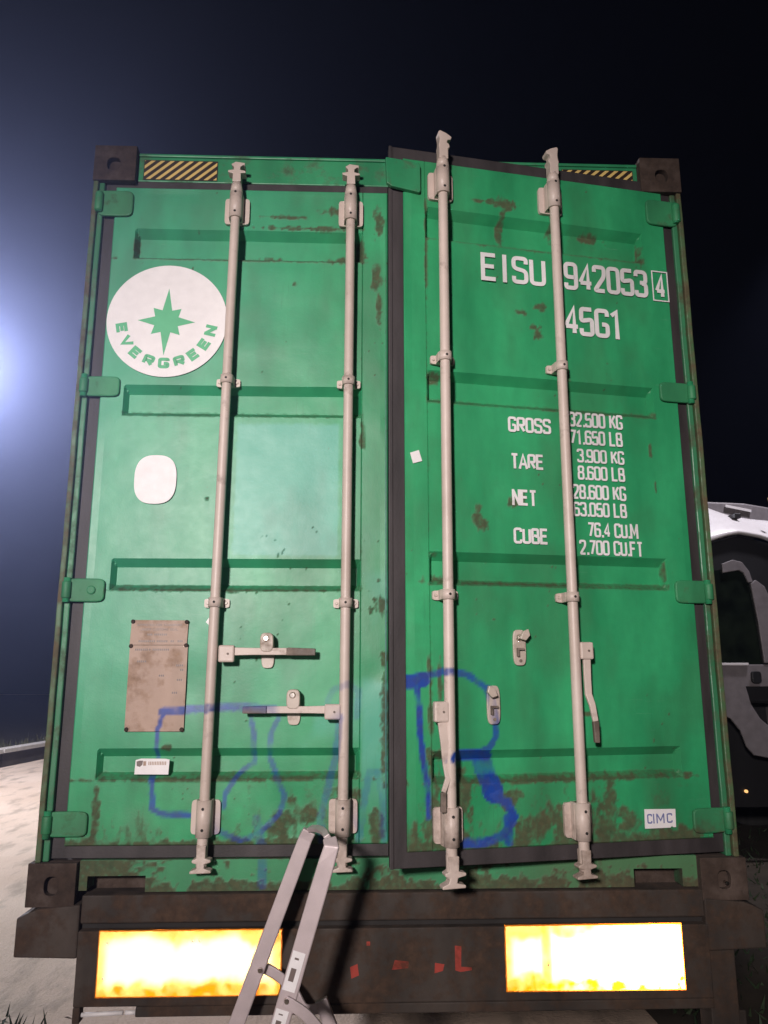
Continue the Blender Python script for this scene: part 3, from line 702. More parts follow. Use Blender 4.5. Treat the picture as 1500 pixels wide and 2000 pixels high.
            m = MB(); zz = cz_-hh*.12
            m.box(cx_-.013, cx_+.012, Y0-.026, Y0-.0125, zz+.006, zz+.013); m.box(cx_-.013, cx_-.007, Y0-.026, Y0-.0125, zz-.016, zz+.006)
            m.build('catch_hook', M_grip, d)
            m = MB(); m.cyl((cx_+.002, Y0-.0122, cz_-hh*.37), (cx_+.002, Y0-.0135, cz_-hh*.37), .006, n=10); m.build('pin_hole', M_grip, d)
    def handle(hx0, hx1, hz0, hz1, pts, ws, grip_from):
        m = MB(); m.box(min(hx0, hx1), max(hx0, hx1), yr-.018, yr+.012, hz0, hz1)
        m.build('handle_hub', M_rod, d, side=side, bevel=.006, attrs=.3)
        m = MB(); m.cyl((hx0+.6*(hx1-hx0), yr-.018, (hz0+hz1)/2), (hx0+.6*(hx1-hx0), yr-.021, (hz0+hz1)/2), .004, n=8); m.build('pin_hole', M_grip, d)
        P = [Vector(p) for p in pts]; fine = []; fw = []
        for i in range(len(P)-1):
            for k_ in range(6): fine.append(P[i].lerp(P[i+1], k_/6)); fw.append(ws[i]+(ws[i+1]-ws[i])*k_/6)
        fine.append(P[-1]); fw.append(ws[-1])
        gi = grip_from*6
        wd_ = (0, 0, 1) if abs(pts[-1][0]-pts[0][0]) > .15 else (1, 0, 0)
        m = MB(); m.sweep(fine[:gi+1], fw[:gi+1], .011, wd_); m.build('handle', M_rod, d, side=side, bevel=.002, attrs=.4)
        m = MB(); m.sweep(fine[gi:], [w+.003 for w in fw[gi:]], .016, wd_); m.build('handle_grip', M_grip, d, side=side, bevel=.003, attrs=.2)
    if side == 'L':
        catch(.768, .838, .117, True); catch(.867, .640, .119, True)
        handle(.598, .655, .800, .860, [(.655, yr-.006, .838), (.72, yr-.006, .838), (.84, yr-.004, .838), (.943, yr-.004, .836)], [.028, .025, .025, .022], 2)
        handle(.978, 1.036, .602, .655, [(.980, yr-.006, .636), (.92, yr-.006, .636), (.775, yr-.004, .636), (.690, yr-.004, .635)], [.027, .024, .024, .021], 2)
    else:
        catch(1.649, .850, .124, False); catch(1.547, .655, .130, False)
        handle(1.321, 1.372, .603, .670, [(1.349, yr-.006, .603), (1.356, yr-.010, .54), (1.362, yr-.006, .47), (1.364, yr-.012, .425), (1.345, yr-.022, .385), (1.344, yr-.022, .323)], [.030, .030, .026, .018, .015, .015], 4)
        handle(1.853, 1.902, .809, .869, [(1.878, yr-.006, .809), (1.876, yr-.008, .74), (1.877, yr-.008, .69), (1.884, yr-.018, .655), (1.892, yr-.02, .60), (1.893, yr-.02, .529)], [.027, .025, .024, .022, .019, .015], 4)
    return d
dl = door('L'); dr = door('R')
dr.rotation_euler = (0, 0, TH)

# overlap plate of the right door (tops the meeting edge)
m = MB(); m.prism([(1.168, 2.72), (1.172, 2.61), (1.19, 2.598), (1.262, 2.590), (1.300, 2.585), (1.306, 2.59), (1.306, 2.705), (1.30, 2.712), (1.24, 2.718)][::-1], .000, .018)
m.build('overlap_plate', M_frame, dr, side='R', bevel=.003)
# thin seam trim of the left door
m = MB(); m.box(1.1945, 1.1985, .0155, .020, .22, 2.60); m.build('edge_trim', M_frame, dl, side='L')

# ------------------------------------------------------------------ lettering (stroke font)
def fillet(pts, r, closed=False, n=5):
    if r <= 0: return pts
    out = []; N = len(pts)
    for i, p in enumerate(pts):
        if not closed and i in (0, N-1): out.append(p); continue
        a = Vector(pts[(i-1) % N]); b = Vector(p); c = Vector(pts[(i+1) % N])
        u = a-b; w = c-b; lu, lw = u.length, w.length; u.normalize(); w.normalize()
        if abs(u.dot(w)) > .97: out.append(p); continue
        rr = min(r, lu*.49, lw*.49); p0 = b+u*rr; p1 = b+w*rr
        for k in range(n+1):
            t = k/n; q = p0*(1-t)**2+b*2*t*(1-t)+p1*t*t; out.append((q.x, q.y))
    return out
def glyph(ch):
    w = .50; R = .16
    G = {
     'E': ([[(w, 1), (0, 1), (0, 0), (w, 0)], [(.07, .52), (w*.88, .52)]], 0),
     'F': ([[(w, 1), (0, 1), (0, 0)], [(.07, .52), (w*.85, .52)]], 0),
     'I': ([[(w/2, 1), (w/2, 0)]], 0),
     'S': ([[(w, .77), (w, 1), (0, 1), (0, .57), (w, .47), (w, 0), (0, 0), (0, .23)]], R),
     'U': ([[(0, 1), (0, 0), (w, 0), (w, 1)]], R),
     '9': ([[(w-.07, .45), (0, .45), (0, 1), (w, 1), (w, 0), (0, 0), (0, .2)]], R),
     '6': ([[(.07, .55), (w, .55), (w, 0), (0, 0), (0, 1), (w, 1), (w, .8)]], R),
     '0': ([[(0, .5), (0, 1), (w, 1), (w, 0), (0, 0), (0, .5)]], R),
     'O': ([[(0, .5), (0, 1), (w, 1), (w, 0), (0, 0), (0, .5)]], R),
     'Q': ([[(0, .5), (0, 1), (w, 1), (w, 0), (0, 0), (0, .5)]], R),
     '3': ([[(0, .8), (0, 1), (w, 1), (w, .54), (w*.4, .54)], [(w*.62, .5), (w, .46), (w, 0), (0, 0), (0, .2)]], R),
     '4': ([[(w*.78, 0), (w*.78, 1), (0, .28)], [(0, .26), (w*1.1, .26)]], 0),
     '5': ([[(w, 1), (.02, 1), (0, .52), (w, .60), (w, 0), (0, 0), (0, .22)]], .12),
     '2': ([[(0, .78), (0, 1), (w, 1), (w, .62), (0, 0), (w, 0)]], .14),
     '7': ([[(0, 1), (w, 1), (w*.35, 0)]], 0),
     '1': ([[(w*.15, .84), (w*.62, 1), (w*.62, 0)]], 0),
     '8': ([[(0, .25), (0, .53), (w, .53), (w, 0), (0, 0), (0, .25)], [(.03, .6), (0, 1), (w, 1), (w-.03, .6)]], R),
     'G': ([[(w, .78), (w, 1), (0, 1), (0, 0), (w, 0), (w, .45), (w*.5, .45)]], .15),
     'C': ([[(w, .78), (w, 1), (0, 1), (0, 0), (w, 0), (w, .22)]], R),
     'R': ([[(0, 0), (0, 1), (w, 1), (w, .47), (.07, .47)], [(w*.5, .41), (w, 0)]], .12),
     'P': ([[(0, 0), (0, 1), (w, 1), (w, .45), (.07, .45)]], .12),
     'D': ([[(0, .5), (0, 1), (w, 1), (w, 0), (0, 0), (0, .5)]], .12),
     'B': ([[(.0, .5), (0, 1), (w*.92, 1), (w*.92, .53), (.07, .53)], [(w*.5, .49), (w, .47), (w, 0), (0, 0), (0, .5)]], .1),
     'T': ([[(0, 1), (w, 1)], [(w/2, .93), (w/2, 0)]], 0),
     'A': ([[(-.03, 0), (w/2, 1), (w+.03, 0)], [(w*.22, .27), (w*.78, .27)]], 0),
     'N': ([[(0, 0), (0, 1)], [(w, 0), (w, 1)], [(.03, .98), (w-.03, .02)]], 0),
     'M': ([[(0, 0), (0, 1)], [(w*1.3, 0), (w*1.3, 1)], [(.03, .98), (w*.65, .25), (w*1.3-.03, .98)]], 0),
     'K': ([[(0, 0), (0, 1)], [(w, 1), (.06, .42)], [(w*.38, .56), (w, 0)]], 0),
     'L': ([[(0, 1), (0, 0), (w, 0)]], 0),
     'V': ([[(0, 1), (w/2, 0), (w, 1)]], 0),
     'Y': ([[(0, 1), (w/2, .5), (w, 1)], [(w/2, .45), (w/2, 0)]], 0),
     '.': ([[(w*.2, 0), (w*.2, .02)]], 0),
    }
    return G.get(ch, ([], 0))
ADV = {'I': .52, '1': .62, '.': .28, ' ': .42, 'M': .92}
def stroke_mesh(m, strokes, y, t):
    for si, pts in enumerate(strokes):
        P = [Vector(p) for p in pts]
        L_, R_ = [], []
        n = len(P)
        for i in range(n):
            d0 = (P[i]-P[i-1]).normalized() if i > 0 else None
            d1 = (P[i+1]-P[i]).normalized() if i < n-1 else None
            if d0 is None: d0 = d1
            if d1 is None: d1 = d0
            b = (d0+d1); b = b.normalized() if b.length > 1e-6 else d0
            nr = Vector((-b.y, b.x)); c = max(.62, Vector((-d0.y, d0.x)).dot(nr))
            L_.append(P[i]+nr*t/2/c); R_.append(P[i]-nr*t/2/c)
        yy = y-si*.0004
        m.add([(p.x, yy, p.y) for p in L_]+[(p.x, yy, p.y) for p in R_], [(i, n+i, n+i+1, i+1) for i in range(n-1)])
def text(name, s, x0, x1, z0, z1, y, mat, parent, side=None, thick=.135, xf=None):
    """fit the string to the box x0..x1, z0..z1"""
    tot = sum(ADV.get(c, .72) for c in s)-.22
    h = z1-z0; t = thick*h; sx = (x1-x0-t)/tot; m = MB(); x = 0
    for c in s:
        if c in ('I', '1', '.'): off = {'I': -.10, '1': -.08, '.': -.03}[c]
        else: off = 0
        st, r = glyph(c); out = []
        for p in st:
            q = fillet(p, r); q = [(x0+t/2+(x+off+a)*sx, z0+t/2+b*(h-t)) for a, b in q]
            if c == '.': q = [(q[0][0], z0), (q[0][0], z0+t*1.1)]
            elif r == 0:      # square ends: let open ends reach the full box
                def ext(a, b, amt):
                    dx, dz = a[0]-b[0], a[1]-b[1]; L = math.hypot(dx, dz); return (a[0]+dx/L*amt, a[1]+dz/L*amt)
                if c not in 'K4R' : q[0] = ext(q[0], q[1], t*.5) if p[0][1] in (0, 1) and abs(p[0][0]-p[1][0]) < .3 else q[0]
                if c not in 'K4R' : q[-1] = ext(q[-1], q[-2], t*.5) if p[-1][1] in (0, 1) and abs(p[-1][0]-p[-2][0]) < .3 else q[-1]
            out.append(q)
        stroke_mesh(m, [[xf(*p) for p in o_] for o_ in out] if xf else out, y, t)
        x += ADV.get(c, .72)
    return m.build(name, mat, parent, side=side, attrs=.35)
YF = .0135
TX = [('EISU', 1.547, 1.816, 2.250, 2.368, .145), ('942053', 1.893, 2.259, 2.249, 2.369, .145), ('4', 2.291, 2.338, 2.253, 2.361, .15),
      ('45G1', 1.882, 2.134, 2.056, 2.180, .145),
      ('GROSS', 1.636, 1.808, 1.643, 1.703, .165), ('TARE', 1.641, 1.774, 1.502, 1.561, .165), ('NET', 1.642, 1.740, 1.363, 1.423, .165), ('CUBE', 1.643, 1.778, 1.221, 1.280, .165),
      ('32.500 KG', 1.881, 2.106, 1.680, 1.739, .150), ('71.650 LB', 1.881, 2.101, 1.611, 1.668, .150), ('3.900 KG', 1.908, 2.103, 1.540, 1.594, .150),
      ('8.600 LB', 1.907, 2.101, 1.473, 1.528, .150), ('28.600 KG', 1.881, 2.101, 1.398, 1.455, .150), ('63.050 LB', 1.881, 2.099, 1.332, 1.387, .150),
      ('76.4 CU.M', 1.934, 2.142, 1.255, 1.311, .150), ('2.700 CU.FT', 1.898, 2.156, 1.188, 1.244, .150)]
for s, a, b, c, e, th in TX: text('painted_lettering', s, a, b, c, e, YF, M_white, dr, 'R', th)
m = MB(); m.ring([(2.279, 2.240), (2.352, 2.240), (2.352, 2.374), (2.279, 2.374)], [(2.284, 2.245), (2.347, 2.245), (2.347, 2.369), (2.284, 2.369)], YF, YF+.0005)
m.build('check_digit_box', M_white, dr)
# round emblem
EC = (.330, 2.130)
m = MB(); m.prism(ell(EC[0], EC[1], .2365, .2375, 72), .0125, .0140); em = m.build('round_emblem', M_white, dl)
star = []
tips = [(90, .141), (45, .078), (0, .113), (-45, .080), (-90, .145), (-135, .080), (180, .113), (135, .078)]
for k, (a, r) in enumerate(tips):
    for aa, rr in ((a, r), (a-22.5, .050)):
        th = math.radians(aa-1.5); star.append((EC[0]-.002+rr*math.cos(th), EC[1]-.004+rr*math.sin(th)))
m = MB(); c0 = (EC[0]-.002, .0119, EC[1]-.004)
m.add([c0]+[(x, .0119, z) for x, z in star], [(0, (i+1) % 16+1, i+1) for i in range(16)]); m.build('star', M_logo, em)
for i, ch in enumerate('EVERGREEN'):
    ang = math.radians(191+i*19.55); R0 = .178
    cx_, cz_ = EC[0]+R0*math.cos(ang), EC[1]-.002+R0*math.sin(ang)
    rot = ang+math.pi/2-math.radians(0)
    # letters stand with their heads to the centre
    def xf(x, z, cx_=cx_, cz_=cz_, rot=rot):
        u, w_ = x, z
        return (cx_+u*math.cos(rot)-w_*math.sin(rot), cz_+u*math.sin(rot)+w_*math.cos(rot))
    text('emblem_letter', ch, -.0225, .0225, -.0225, .0225, .0119, M_logo, em, None, .30, xf)
# blank oval sheet, tags, stickers
m = MB(); m.prism(ell(.323, 1.481, .079, .095, 48, 2.7), .0125, .0138); m.build('blank_oval', M_white, dl)
m = MB(); m.prism([(1.259, 1.539), (1.270, 1.500), (1.304, 1.511), (1.292, 1.551)], .0145, .0150); m.build('paper_tag', M_white, dr)
m = MB(); m.prism([(.538, .945), (.556, .928), (.572, .95), (.556, .972)], .0125, .0130); m.build('paper_tag', M_white, dl)
m = MB(); m.prism([(2.087, .234), (2.184, .234), (2.190, .239), (2.196, .235), (2.206, .235), (2.208, .295), (2.089, .298)], .0105, .0120); ck = m.build('maker_sticker', M_white, dr)
text('sticker_print', 'C', 2.097, 2.116, .250, .282, .0099, M_bluegrey, ck, None, .15)
text('sticker_print', 'I', 2.114, 2.130, .250, .282, .0099, M_bluegrey, ck, None, .15)
text('sticker_print', 'M', 2.132, 2.165, .250, .282, .0099, M_bluegrey, ck, None, .15)
text('sticker_print', 'C', 2.172, 2.194, .250, .282, .0099, M_bluegrey, ck, None, .15)
# small sticker across the recess on the left door
m = MB(); m.prism([(.314, .415), (.432, .414), (.434, .464), (.42, .467), (.335, .468), (.316, .463)], .0125, .0145); st_ = m.build('inspection_sticker', M_white, dl)
m = MB(); m.prism([(.321, .443), (.332, .440), (.340, .447), (.342, .461), (.330, .461), (.319, .458)], .0120, .0123); m.build('sticker_symbol', M_ink, st_)
m = MB(); m.prism([(.343, .444), (.353, .444), (.353, .459), (.343, .459)], .0120, .0123); m.build('sticker_symbol', M_plate, st_)
m = MB()
for q in range(11): m.prism([(.361+q*.0058, .446), (.3645+q*.0058, .446), (.3645+q*.0058, .458), (.361+q*.0058, .458)], .0120, .0123)
m.build('sticker_print', M_plate, st_)
# data plate: two riveted sheets
pl = MB(); pl.prism([(.268, .862), (.474, .862), (.476, .951), (.271, .952)], .0105, .0130)
P1 = pl.build('data_plate', M_plate, dl, side='L', bevel=.001, attrs=.5)
pl = MB(); nseg = 40
for q in range(nseg):
    z0_, z1_ = .560+q*(.861-.560)/nseg, .560+(q+1)*(.861-.560)/nseg
    for r in range(26):
        x0_, x1_ = .270+r*(.478-.270)/26, .270+(r+1)*(.478-.270)/26
        pl.add([(x0_, .0095, z0_), (x1_, .0095, z0_), (x1_, .0095, z1_), (x0_, .0095, z1_)], [(0, 1, 2, 3)])
pl.box(.270, .478, .0098, .0125, .560, .861)
P2 = pl.build('data_plate', M_plate, dl, side='L', attrs=.5)
for cx_, cz_ in ((.276, .946), (.470, .945), (.274, .858), (.472, .861), (.277, .567), (.471, .566)):
    m = MB(); m.cyl((cx_, .0095, cz_), (cx_, .0050, cz_), .008, .006, n=12); m.build('rivet', M_cast, dl)
def tiny(s, a, b, c, e): text('plate_print', s, a, b, c, e, .0100, M_ink, dl, None, .17)
tiny('APPROVED FOR TRANSPORT', .292, .455, .930, .938); tiny('UNDER CUSTOMS SEAL', .305, .440, .914, .922)
for z_, segs in ((.896, [(.33, .345), (.355, .40)]), (.872, [(.30, .36), (.365, .40), (.415, .422), (.44, .455)]), (.842, [(.29, .335), (.34, .346), (.352, .41)]), (.80, [(.30, .33)]), (.786, [(.44, .462)]), (.77, [(.455, .462)]), (.75, [(.38, .40)]), (.735, [(.445, .462)]), (.69, [(.43, .445)])):
    m = MB()
    for a, b in segs:
        x = a
        while x < b: m.prism([(x, z_), (x+.0045, z_), (x+.0045, z_+.007), (x, z_+.007)], .0088 if z_ < .862 else .0100, .0092 if z_ < .862 else .0104); x += .0068
    m.build('plate_print', M_ink, dl)

# ------------------------------------------------------------------ trailer chassis under it
tr = thing('container_trailer', (1.219, .02, GZ), 'dark rusty container trailer chassis with two yellow reflective plates under the container', 'trailer')
m = MB(); m.box(.168, 2.30, .0, .10, -.062, .027); m.build('rear_crossmember', M_tractor, tr, bevel=.006)
m = MB(); m.box(.170, 2.296, .02, .06, -.0805, -.0625); m.build('gap_shade_strip', M_dark, tr)  # dark strip painted in for the shade between crossmember and panel
m = MB(); m.box(.168, 2.302, -.012, .03, -.31, -.081); m.box(.168, .192, -.012, .03, -.36, -.3105); m.box(.372, 2.302, -.012, .03, -.342, -.3105)
m.build('rear_panel', M_tractor, tr, bevel=.004)
m = MB(); m.cyl((.195, .0, -.336), (.33, .0, -.331), .007, n=8); m.cyl((.337, .0, -.331), (.371, .0, -.331), .007, n=8); m.build('lit_ground_bar', M_white, tr)  # white bar added in place of lit ground seen through the slot
for s in (0, 1):
    X = (lambda v: v) if s == 0 else (lambda v: 2.462-v)
    poly = [(X(a), b) for a, b in ((-.040, -.160), (.1675, -.166), (.1675, .0), (.028, -.012), (.0, -.022), (-.040, -.040))]
    if s: poly = poly[::-1]
    m = MB(); m.prism(poly, -.01, .22); m.build('bolster_end', M_tractor, tr, bevel=.006)
    m = MB(); a, b = sorted((X(.165), X(.165+.13))); m.box(X(.55)-.07, X(.55)+.07, .32, LEN, -.36, -.02); m.build('chassis_rail', M_tractor, tr)
    if s:
        m = MB(); m.box(2.303, 2.40, .02, .12, -.62, -.17); m.box(2.33, 2.47, .1205, .16, -.66, -.40); m.build('mudguard_bracket', M_tractor, tr, bevel=.004)
for yy in (1.2, 3.2, 5.2, 7.2, 9.2):
    m = MB(); m.box(.49, 1.97, yy, yy+.12, -.30, -.08); m.build('crossmember', M_tractor, tr)
for yy in (4.2, 5.5, 6.8):
    m = MB(); m.cyl((.2, yy, GZ+.52), (2.24, yy, GZ+.52), .07, n=12); m.build('axle', M_tractor, tr)
    for xx in (.08, 1.98):
        m = MB(); n = 36
        prof = [(0, .27), (0.0, .44), (.03, .50), (.08, .52), (.30, .52), (.35, .50), (.38, .44), (.38, .27)]
        for i in range(n):
            th = 2*math.pi*i/n
            for px_, r_ in prof: m.v.append((xx+px_, yy+math.cos(th)*r_, GZ+.52+math.sin(th)*r_))
        k_ = len(prof)
        for i in range(n):
            for q in range(k_-1): m.f.append((i*k_+q, i*k_+q+1, ((i+1) % n)*k_+q+1, ((i+1) % n)*k_+q)); m.smooth.add(len(m.f)-1)
        w_ = m.build('wheel', M_tyre, tr)
        m = MB(); m.cyl((xx+.06, yy, GZ+.52), (xx+.32, yy, GZ+.52), .27, n=24); m.build('rim', M_pole, w_)
for xx in (.62, 1.78):
    m = MB(); m.box(xx-.06, xx+.06, 9.6, 9.72, GZ+.04, -.36); m.box(xx-.14, xx+.14, 9.5, 9.82, GZ-.01, GZ+.04); m.build('landing_leg', M_pole, tr)
# reflective plates
def refl(x0, x1, z0, z1, seam, sd):
    m = MB(); m.box(x0-.004, x1+.004, -.018, -.0125, z0-.004, z1+.004)
    b_ = m.build('reflective_plate', M_retro_edge, tr)
    m = MB(); nx, nz = 90, 32
    X = np.linspace(x0, x1, nx); Z = np.linspace(z0, z1, nz); XX, ZZ = np.meshgrid(X, Z)
    m.v = [(float(a), -.0186, float(b)) for a, b in zip(XX.ravel(), ZZ.ravel())]
    for j in range(nz-1):
        for i in range(nx-1): m.f.append((j*nx+i, j*nx+i+1, (j+1)*nx+i+1, (j+1)*nx+i))
    ob = m.build('reflective_sheet', M_retro, b_)
    a = XX.ravel(); b = ZZ.ravel()
    n1 = fbm(a*16, b*10, sd, 4); n2 = fbm(a*40, b*30, sd+4, 3)
    w = .92*sst(z0+.062, z0+.020, b-(n1-.5)*.08)
    w = np.maximum(w, .80*sst(z1-.050, z1-.012, b+(n1-.5)*.07)); w = np.maximum(w, .75*sst(x0+.040, x0+.005, a)); w = np.maximum(w, .78*sst(x1-.05, x1-.012, a+(n1-.5)*.03))
    if seam: w = np.maximum(w, .86*np.exp(-((a-seam)/.021)**4)*(.8+.3*n1))
    w = np.maximum(w, .85*sst(.80, .86, n2)*sst(z0+.06, z0+.02, b))
    put(ob.data, 'wear', np.clip(w, 0, 1))
refl(.243, .844, -.277, -.081, None, 3)
refl(1.601, 2.202, -.277, -.079, 1.738, 8)
for cx_, cz_ in ((.262, -.222), (.268, -.115), (.55, -.112), (.572, -.112), (2.05, -.165), (1.742, -.20)):
    m = MB(); m.cyl((cx_, -.0187, cz_), (cx_, -.0200, cz_), .0035, n=8); m.build('screw', M_grip, tr)
# remains of red print on the rear panel
m = MB(); m.add([(x, -.0127, z) for x, z in ((1.428, -.214), (1.446, -.219), (1.484, -.214), (1.484, -.205), (1.448, -.203), (1.450, -.14), (1.428, -.138))], [(0, 1, 2, 3, 4, 5, 6)]); m.build('faded_print', M_red, tr)
for pts in ([(1.215, -.21), (1.27, -.205), (1.272, -.185), (1.225, -.18)], [(1.358, -.222), (1.386, -.215), (1.392, -.195), (1.36, -.19)], [(1.08, -.235), (1.105, -.225), (1.10, -.19), (1.075, -.2)], [(1.13, -.135), (1.142, -.135), (1.142, -.122), (1.13, -.122)]):
    m = MB(); m.add([(x, -.0127, z) for x, z in pts], [(0, 1, 2, 3)]); m.build('faded_print', M_red, tr)

# ------------------------------------------------------------------ stepladder
ld = thing('stepladder', (.80, -.30, GZ), 'grey aluminium stepladder with white labels standing at the rear of the trailer', 'ladder')
def pt(a, b, z):
    t = (z-a[2])/(b[2]-a[2]); return (a[0]+(b[0]-a[0])*t, a[1]+(b[1]-a[1])*t, z)
La = (.928, -.12, .235); Lb = (.719, -.12, -.322)
Ra = (1.018, -.45, .262); Rb = (.884, -.45, -.192)
curl = [(1.014, -.13, .300), (1.030, -.20, .318), (1.050, -.30, .318), (1.055, -.39, .305), (1.045, -.44, .288)]
m = MB(); m.sweep([pt(La, Lb, z) for z in (GZ+.02, -.9, -.6, -.3, 0, .15, .225)]+[(.938, -.124, .252)], [.052, .052, .05, .05, .048, .048, .046, .044], .024, (1, 0, 0)); m.build('ladder_rail', M_alu, ld, bevel=.004)
m = MB(); m.sweep([pt(Ra, Rb, z) for z in (GZ+.02, -.9, -.6, -.3, 0, .15, .22)]+[(1.021, -.448, .268), (1.014, -.43, .284)], [.054, .054, .052, .052, .050, .050, .048, .045, .04], .024, (1, 0, 0)); m.build('ladder_rail', M_alu, ld, bevel=.004)
m = MB(); m.sweep([(1.008, -.424, .288), (1.0, -.38, .292), (.985, -.30, .286), (.965, -.2, .272), (.945, -.145, .262), (.938, -.13, .256)], .020, .016, (1, 0, .6)); m.build('top_hoop', M_alu, ld, bevel=.003)
for z in (-.40, -.65, -.90):
    a = Vector(pt(La, Lb, z)); b = Vector(pt(Ra, Rb, z)); m = MB()
    m.sweep([a+Vector((0, -.013, 0)), b+Vector((0, .013, 0))], .085, .03, (1, 0, 0)); m.build('step', M_alu, ld, bevel=.003)
# rear frame, lower down on the right, joined by curved hinge arms
Ca = (.985, -.16, -.24); Cb = (1.36, -.16, GZ+.02); Da = (1.03, -.43, -.24); Db = (1.40, -.43, GZ+.02)
for a, b in ((Ca, Cb), (Da, Db)):
    m = MB(); m.sweep([a, b], .04, .022, (1, 0, 0)); m.build('rear_leg', M_alu, ld, bevel=.003)
m = MB(); m.sweep([(1.22, -.18, -.80), (1.26, -.41, -.80)], .03, .02, (0, 0, 1)); m.build('rear_brace', M_alu, ld)
def arm(p):
    P = [Vector(q) for q in p]; out = []
    for i in range(len(P)-1):
        for k_ in range(5):
            t = k_/5; p0 = P[max(i-1, 0)]; p1 = P[i]; p2 = P[i+1]; p3 = P[min(i+2, len(P)-1)]
            out.append(.5*((2*p1)+(p2-p0)*t+(2*p0-5*p1+4*p2-p3)*t*t+(3*p1-p0-3*p2+p3)*t**3))
    out.append(P[-1]); m = MB(); m.sweep(out, .030, .010, (.5, 0, 1)); m.build('hinge_arm', M_alu, ld, bevel=.002)
arm([(.782, -.100, -.160), (.842, -.100, -.190), (.895, -.105, -.235), (.935, -.14, -.275), (.99, -.16, -.262)])
arm([(.898, -.467, -.128), (.950, -.467, -.158), (.990, -.46, -.20), (1.04, -.443, -.262)])
for c in ((.790, -.136, -.163), (.903, -.466, -.128)):
    m = MB(); m.cyl(c, (c[0], c[1]-.010, c[2]), .009, .006, n=12); m.build('rivet', M_steel, ld)
for a, b in ((-.105, -.006), (-.215, -.152)):
    m = MB(); A = Vector(pt(Ra, Rb, a)); B = Vector(pt(Ra, Rb, b)); o_ = Vector((-.004, -.0128, 0))
    m.sweep([A+o_, B+o_], .036, .0012, (1, 0, 0)); lb_ = m.build('label', M_white, ld)
    m = MB(); c1 = A.lerp(B, .25)+o_; c2 = A.lerp(B, .58)+o_; q = Vector((-.002, -.0010, 0)); m.sweep([c1+q, c2+q], .015, .0006, (1, 0, 0)); m.build('label_print', M_ink, lb_)
    m = MB(); c1 = A.lerp(B, .80)+o_; c2 = A.lerp(B, .85)+o_; m.sweep([c1+q, c2+q], .012, .0006, (1, 0, 0)); m.build('label_print', M_ink, lb_)
for a, b in ((La, Lb), (Ra, Rb), (Ca, Cb), (Da, Db)):
    p = Vector(pt(a, b, GZ+.02)); m = MB(); m.box(p.x-.035, p.x+.035, p.y-.02, p.y+.02, GZ, GZ+.04); m.build('rubber_foot', M_gask, ld, bevel=.004)

# ------------------------------------------------------------------ lorry cab on the right
tk = thing('lorry_cab', (6.2, 6.4, GZ), 'white lorry cab parked in the dark beyond the right side of the container', 'lorry')
y0, y1 = 5.2, 7.6
roof = [(4.78, 2.12), (4.90, 2.165), (5.05, 2.215), (5.20, 2.245), (5.45, 2.20), (5.8, 2.05), (7.1, 2.0), (7.1, 2.10), (6.6, 2.35), (5.9, 2.44), (5.56, 2.475), (5.36, 2.515), (5.228, 2.56), (5.05, 2.635), (4.92, 2.668), (4.78, 2.69)]
m = MB(); 
up_ = roof[7:]; lo_ = roof[:7]
def edge_z(pts, x):
    pts = sorted(pts)
    for a, b in zip(pts[:-1], pts[1:]):
        if a[0] <= x <= b[0]: return a[1]+(b[1]-a[1])*(x-a[0])/(b[0]-a[0])
    return pts[-1][1] if x > pts[-1][0] else pts[0][1]
NXR, NZR = 40, 12
for j in range(NZR+1):
    for i in range(NXR+1):
        x = 4.78+(7.1-4.78)*i/NXR; t = j/NZR; a = edge_z(lo_, x); b = edge_z(up_, x)
        m.v.append((x, y0-.06+.42*t**1.3+max(0, 5.9-x)*.10*t, a+(b-a)*t))
for j in range(NZR):
    for i in range(NXR): m.f.append((j*(NXR+1)+i, j*(NXR+1)+i+1, (j+1)*(NXR+1)+i+1, (j+1)*(NXR+1)+i)); m.smooth.add(len(m.f)-1)
fr = m.build('roof_fairing', M_truckw, tk); sm_ = fr.modifiers.new('solid', 'SOLIDIFY'); sm_.thickness = .04; sm_.offset = -1
m = MB(); m.prism([(4.85, 2.675), (5.10, 2.625), (5.25, 2.56), (5.6, 2.475), (6.2, 2.45), (6.2, 2.60), (5.6, 2.70), (4.85, 2.725)], y0+.56, y1-.1); m.build('air_deflector', M_truckg, tk, bevel=.02)
m = MB(); m.sweep([(5.36, y0+.54, 2.66), (5.66, y0+.54, 2.60)], .03, .02, (0, 0, 1)); m.build('deflector_trim', M_truckw, tk)
m = MB(); m.prism([(4.82, .45), (6.95, .45), (7.05, 1.0), (6.85, 2.02), (5.8, 2.07), (5.2, 2.22), (4.82, 2.12)], y0, y1); m.build('cab_body', M_black, tk, bevel=.03)
m = MB(); m.prism([(4.90, .84), (5.33, .84), (5.29, 1.60), (5.23, 1.80), (5.18, 1.86), (4.90, 1.83)], y0-.012, y0-.001); m.build('side_window', M_glass, tk)
m = MB(); m.prism([(4.98, 1.80), (5.16, 1.83), (5.205, 1.80), (5.245, 1.70), (5.30, 1.70), (5.27, 1.82), (5.20, 1.92), (5.10, 1.945), (4.98, 1.90)], y0-.04, y0-.013); m.build('window_frame', M_truckg, tk, bevel=.008)
m = MB(); m.prism([(5.335, .86), (5.66, .86), (5.55, 1.30), (5.42, 1.66), (5.33, 1.73), (5.27, 1.69), (5.31, 1.30)][::1], y0-.04, y0-.013); m.build('window_pillar', M_truckg, tk, bevel=.008)
low = [(4.84, .34), (4.93, .30), (5.02, .18), (5.07, .02), (5.14, -.06), (5.30, -.09), (5.50, -.06), (5.5, .19), (5.34, .21), (5.24, .30), (5.16, .44), (5.12, .62), (5.5, .62), (5.5, .845), (4.84, .845)]
m = MB(); m.prism(low, y0-.03, y0-.002); m.build('lower_panel', M_truckg, tk, bevel=.008)
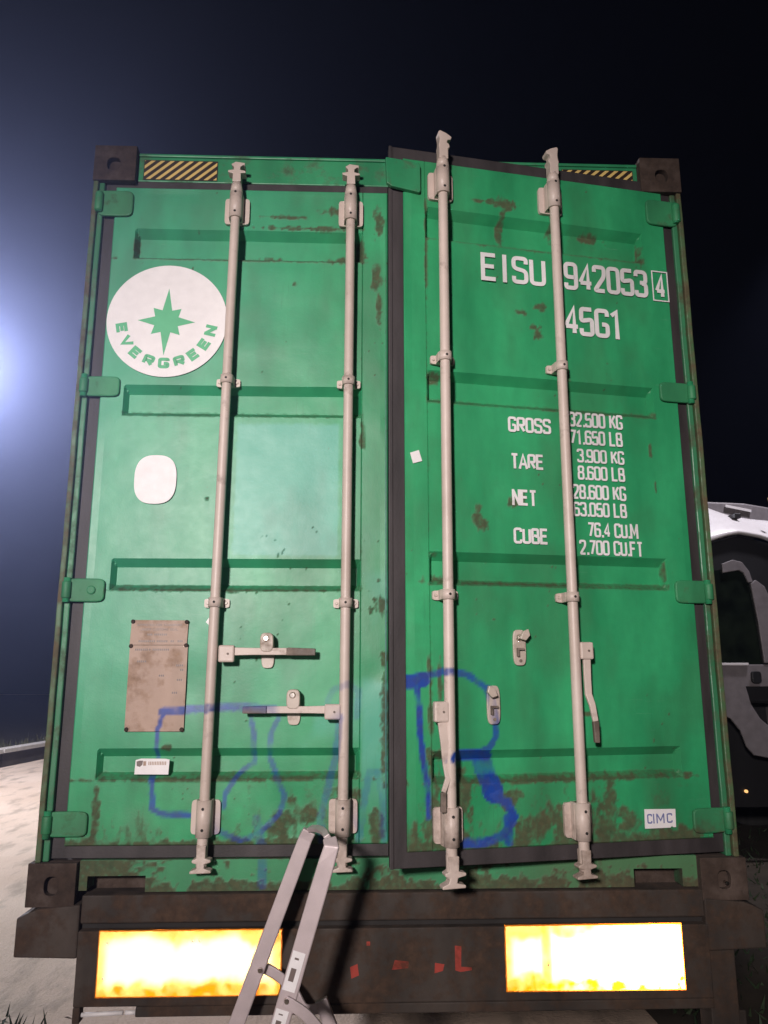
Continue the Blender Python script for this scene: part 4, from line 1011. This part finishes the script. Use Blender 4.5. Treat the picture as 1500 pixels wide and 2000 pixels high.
m = MB(); m.prism([(5.505, -.06), (6.9, 0), (7.0, .84), (5.505, .845)], y0-.028, y0+.4); m.build('front_panel', M_truckg, tk, bevel=.02)
m = MB(); m.box(4.86, 5.16, y0-.055, y0-.031, .835, .862); m.build('waist_trim', M_truckw, tk, bevel=.005)
m = MB(); m.prism(ell(5.225, .715, .050, .062, 20, 4), y0-.07, y0-.031); m.build('door_handle', M_black, tk, bevel=.006)
m = MB(); m.box(5.27, 5.35, y0+.17, y0+.42, 2.44, 2.50); m.build('marker_lamp', M_black, tk, bevel=.012)
m = MB(); m.cyl((5.555, y0-.062, 2.60), (5.575, y0-.09, 2.60), .026, n=14); m.build('side_lamp', M_amber, tk)
m = MB(); m.box(4.90, 7.0, y0+.35, y1-.35, -.62, .44); m.build('underbody', M_black, tk)
m = MB(); m.cyl((5.20, y0+.348, -.46), (5.20, y0+.325, -.46), .016, n=14); m.build('amber_light', M_amber, tk)  # small amber light; its glow is emission, not reflected light
m = MB(); m.box(-0+2.9, 4.86, y0+.9, y0+1.05, -.35, -.15); m.box(2.9, 4.86, y1-1.05, y1-.9, -.35, -.15); m.build('chassis_rail', M_black, tk)
for xx in (3.7, 6.15):
    for yy in (y0+.02, y1-.34):
        m = MB(); m.cyl((xx, yy, GZ+.50), (xx, yy+.30, GZ+.50), .50, n=32); w_ = m.build('wheel', M_tyre, tk, bevel=.03)
        m = MB(); m.cyl((xx, yy-.012, GZ+.50), (xx, yy+.31, GZ+.50), .26, n=24); m.build('rim', M_pole, w_, bevel=.01)

# ------------------------------------------------------------------ haze volume added round everything to spread lamp glare
hz = MB(); hz.box(-48, 53, -19, 73, GZ-1.0, 7.2)
m_, n_, l_, b_ = newmat('glare_haze'); n_.remove(b_)
pv = n_.new('ShaderNodeVolumePrincipled'); pv.inputs['Color'].default_value = (.50, .58, 1.0, 1); pv.inputs['Density'].default_value = .0058; pv.inputs['Anisotropy'].default_value = .78
l_.new(pv.outputs[0], [x for x in n_ if x.type == 'OUTPUT_MATERIAL'][0].inputs['Volume'])
ho = hz.build('haze', m_); ho['kind'] = 'stuff'

for o in SC.objects:
    if 'base' in o: del o['base']
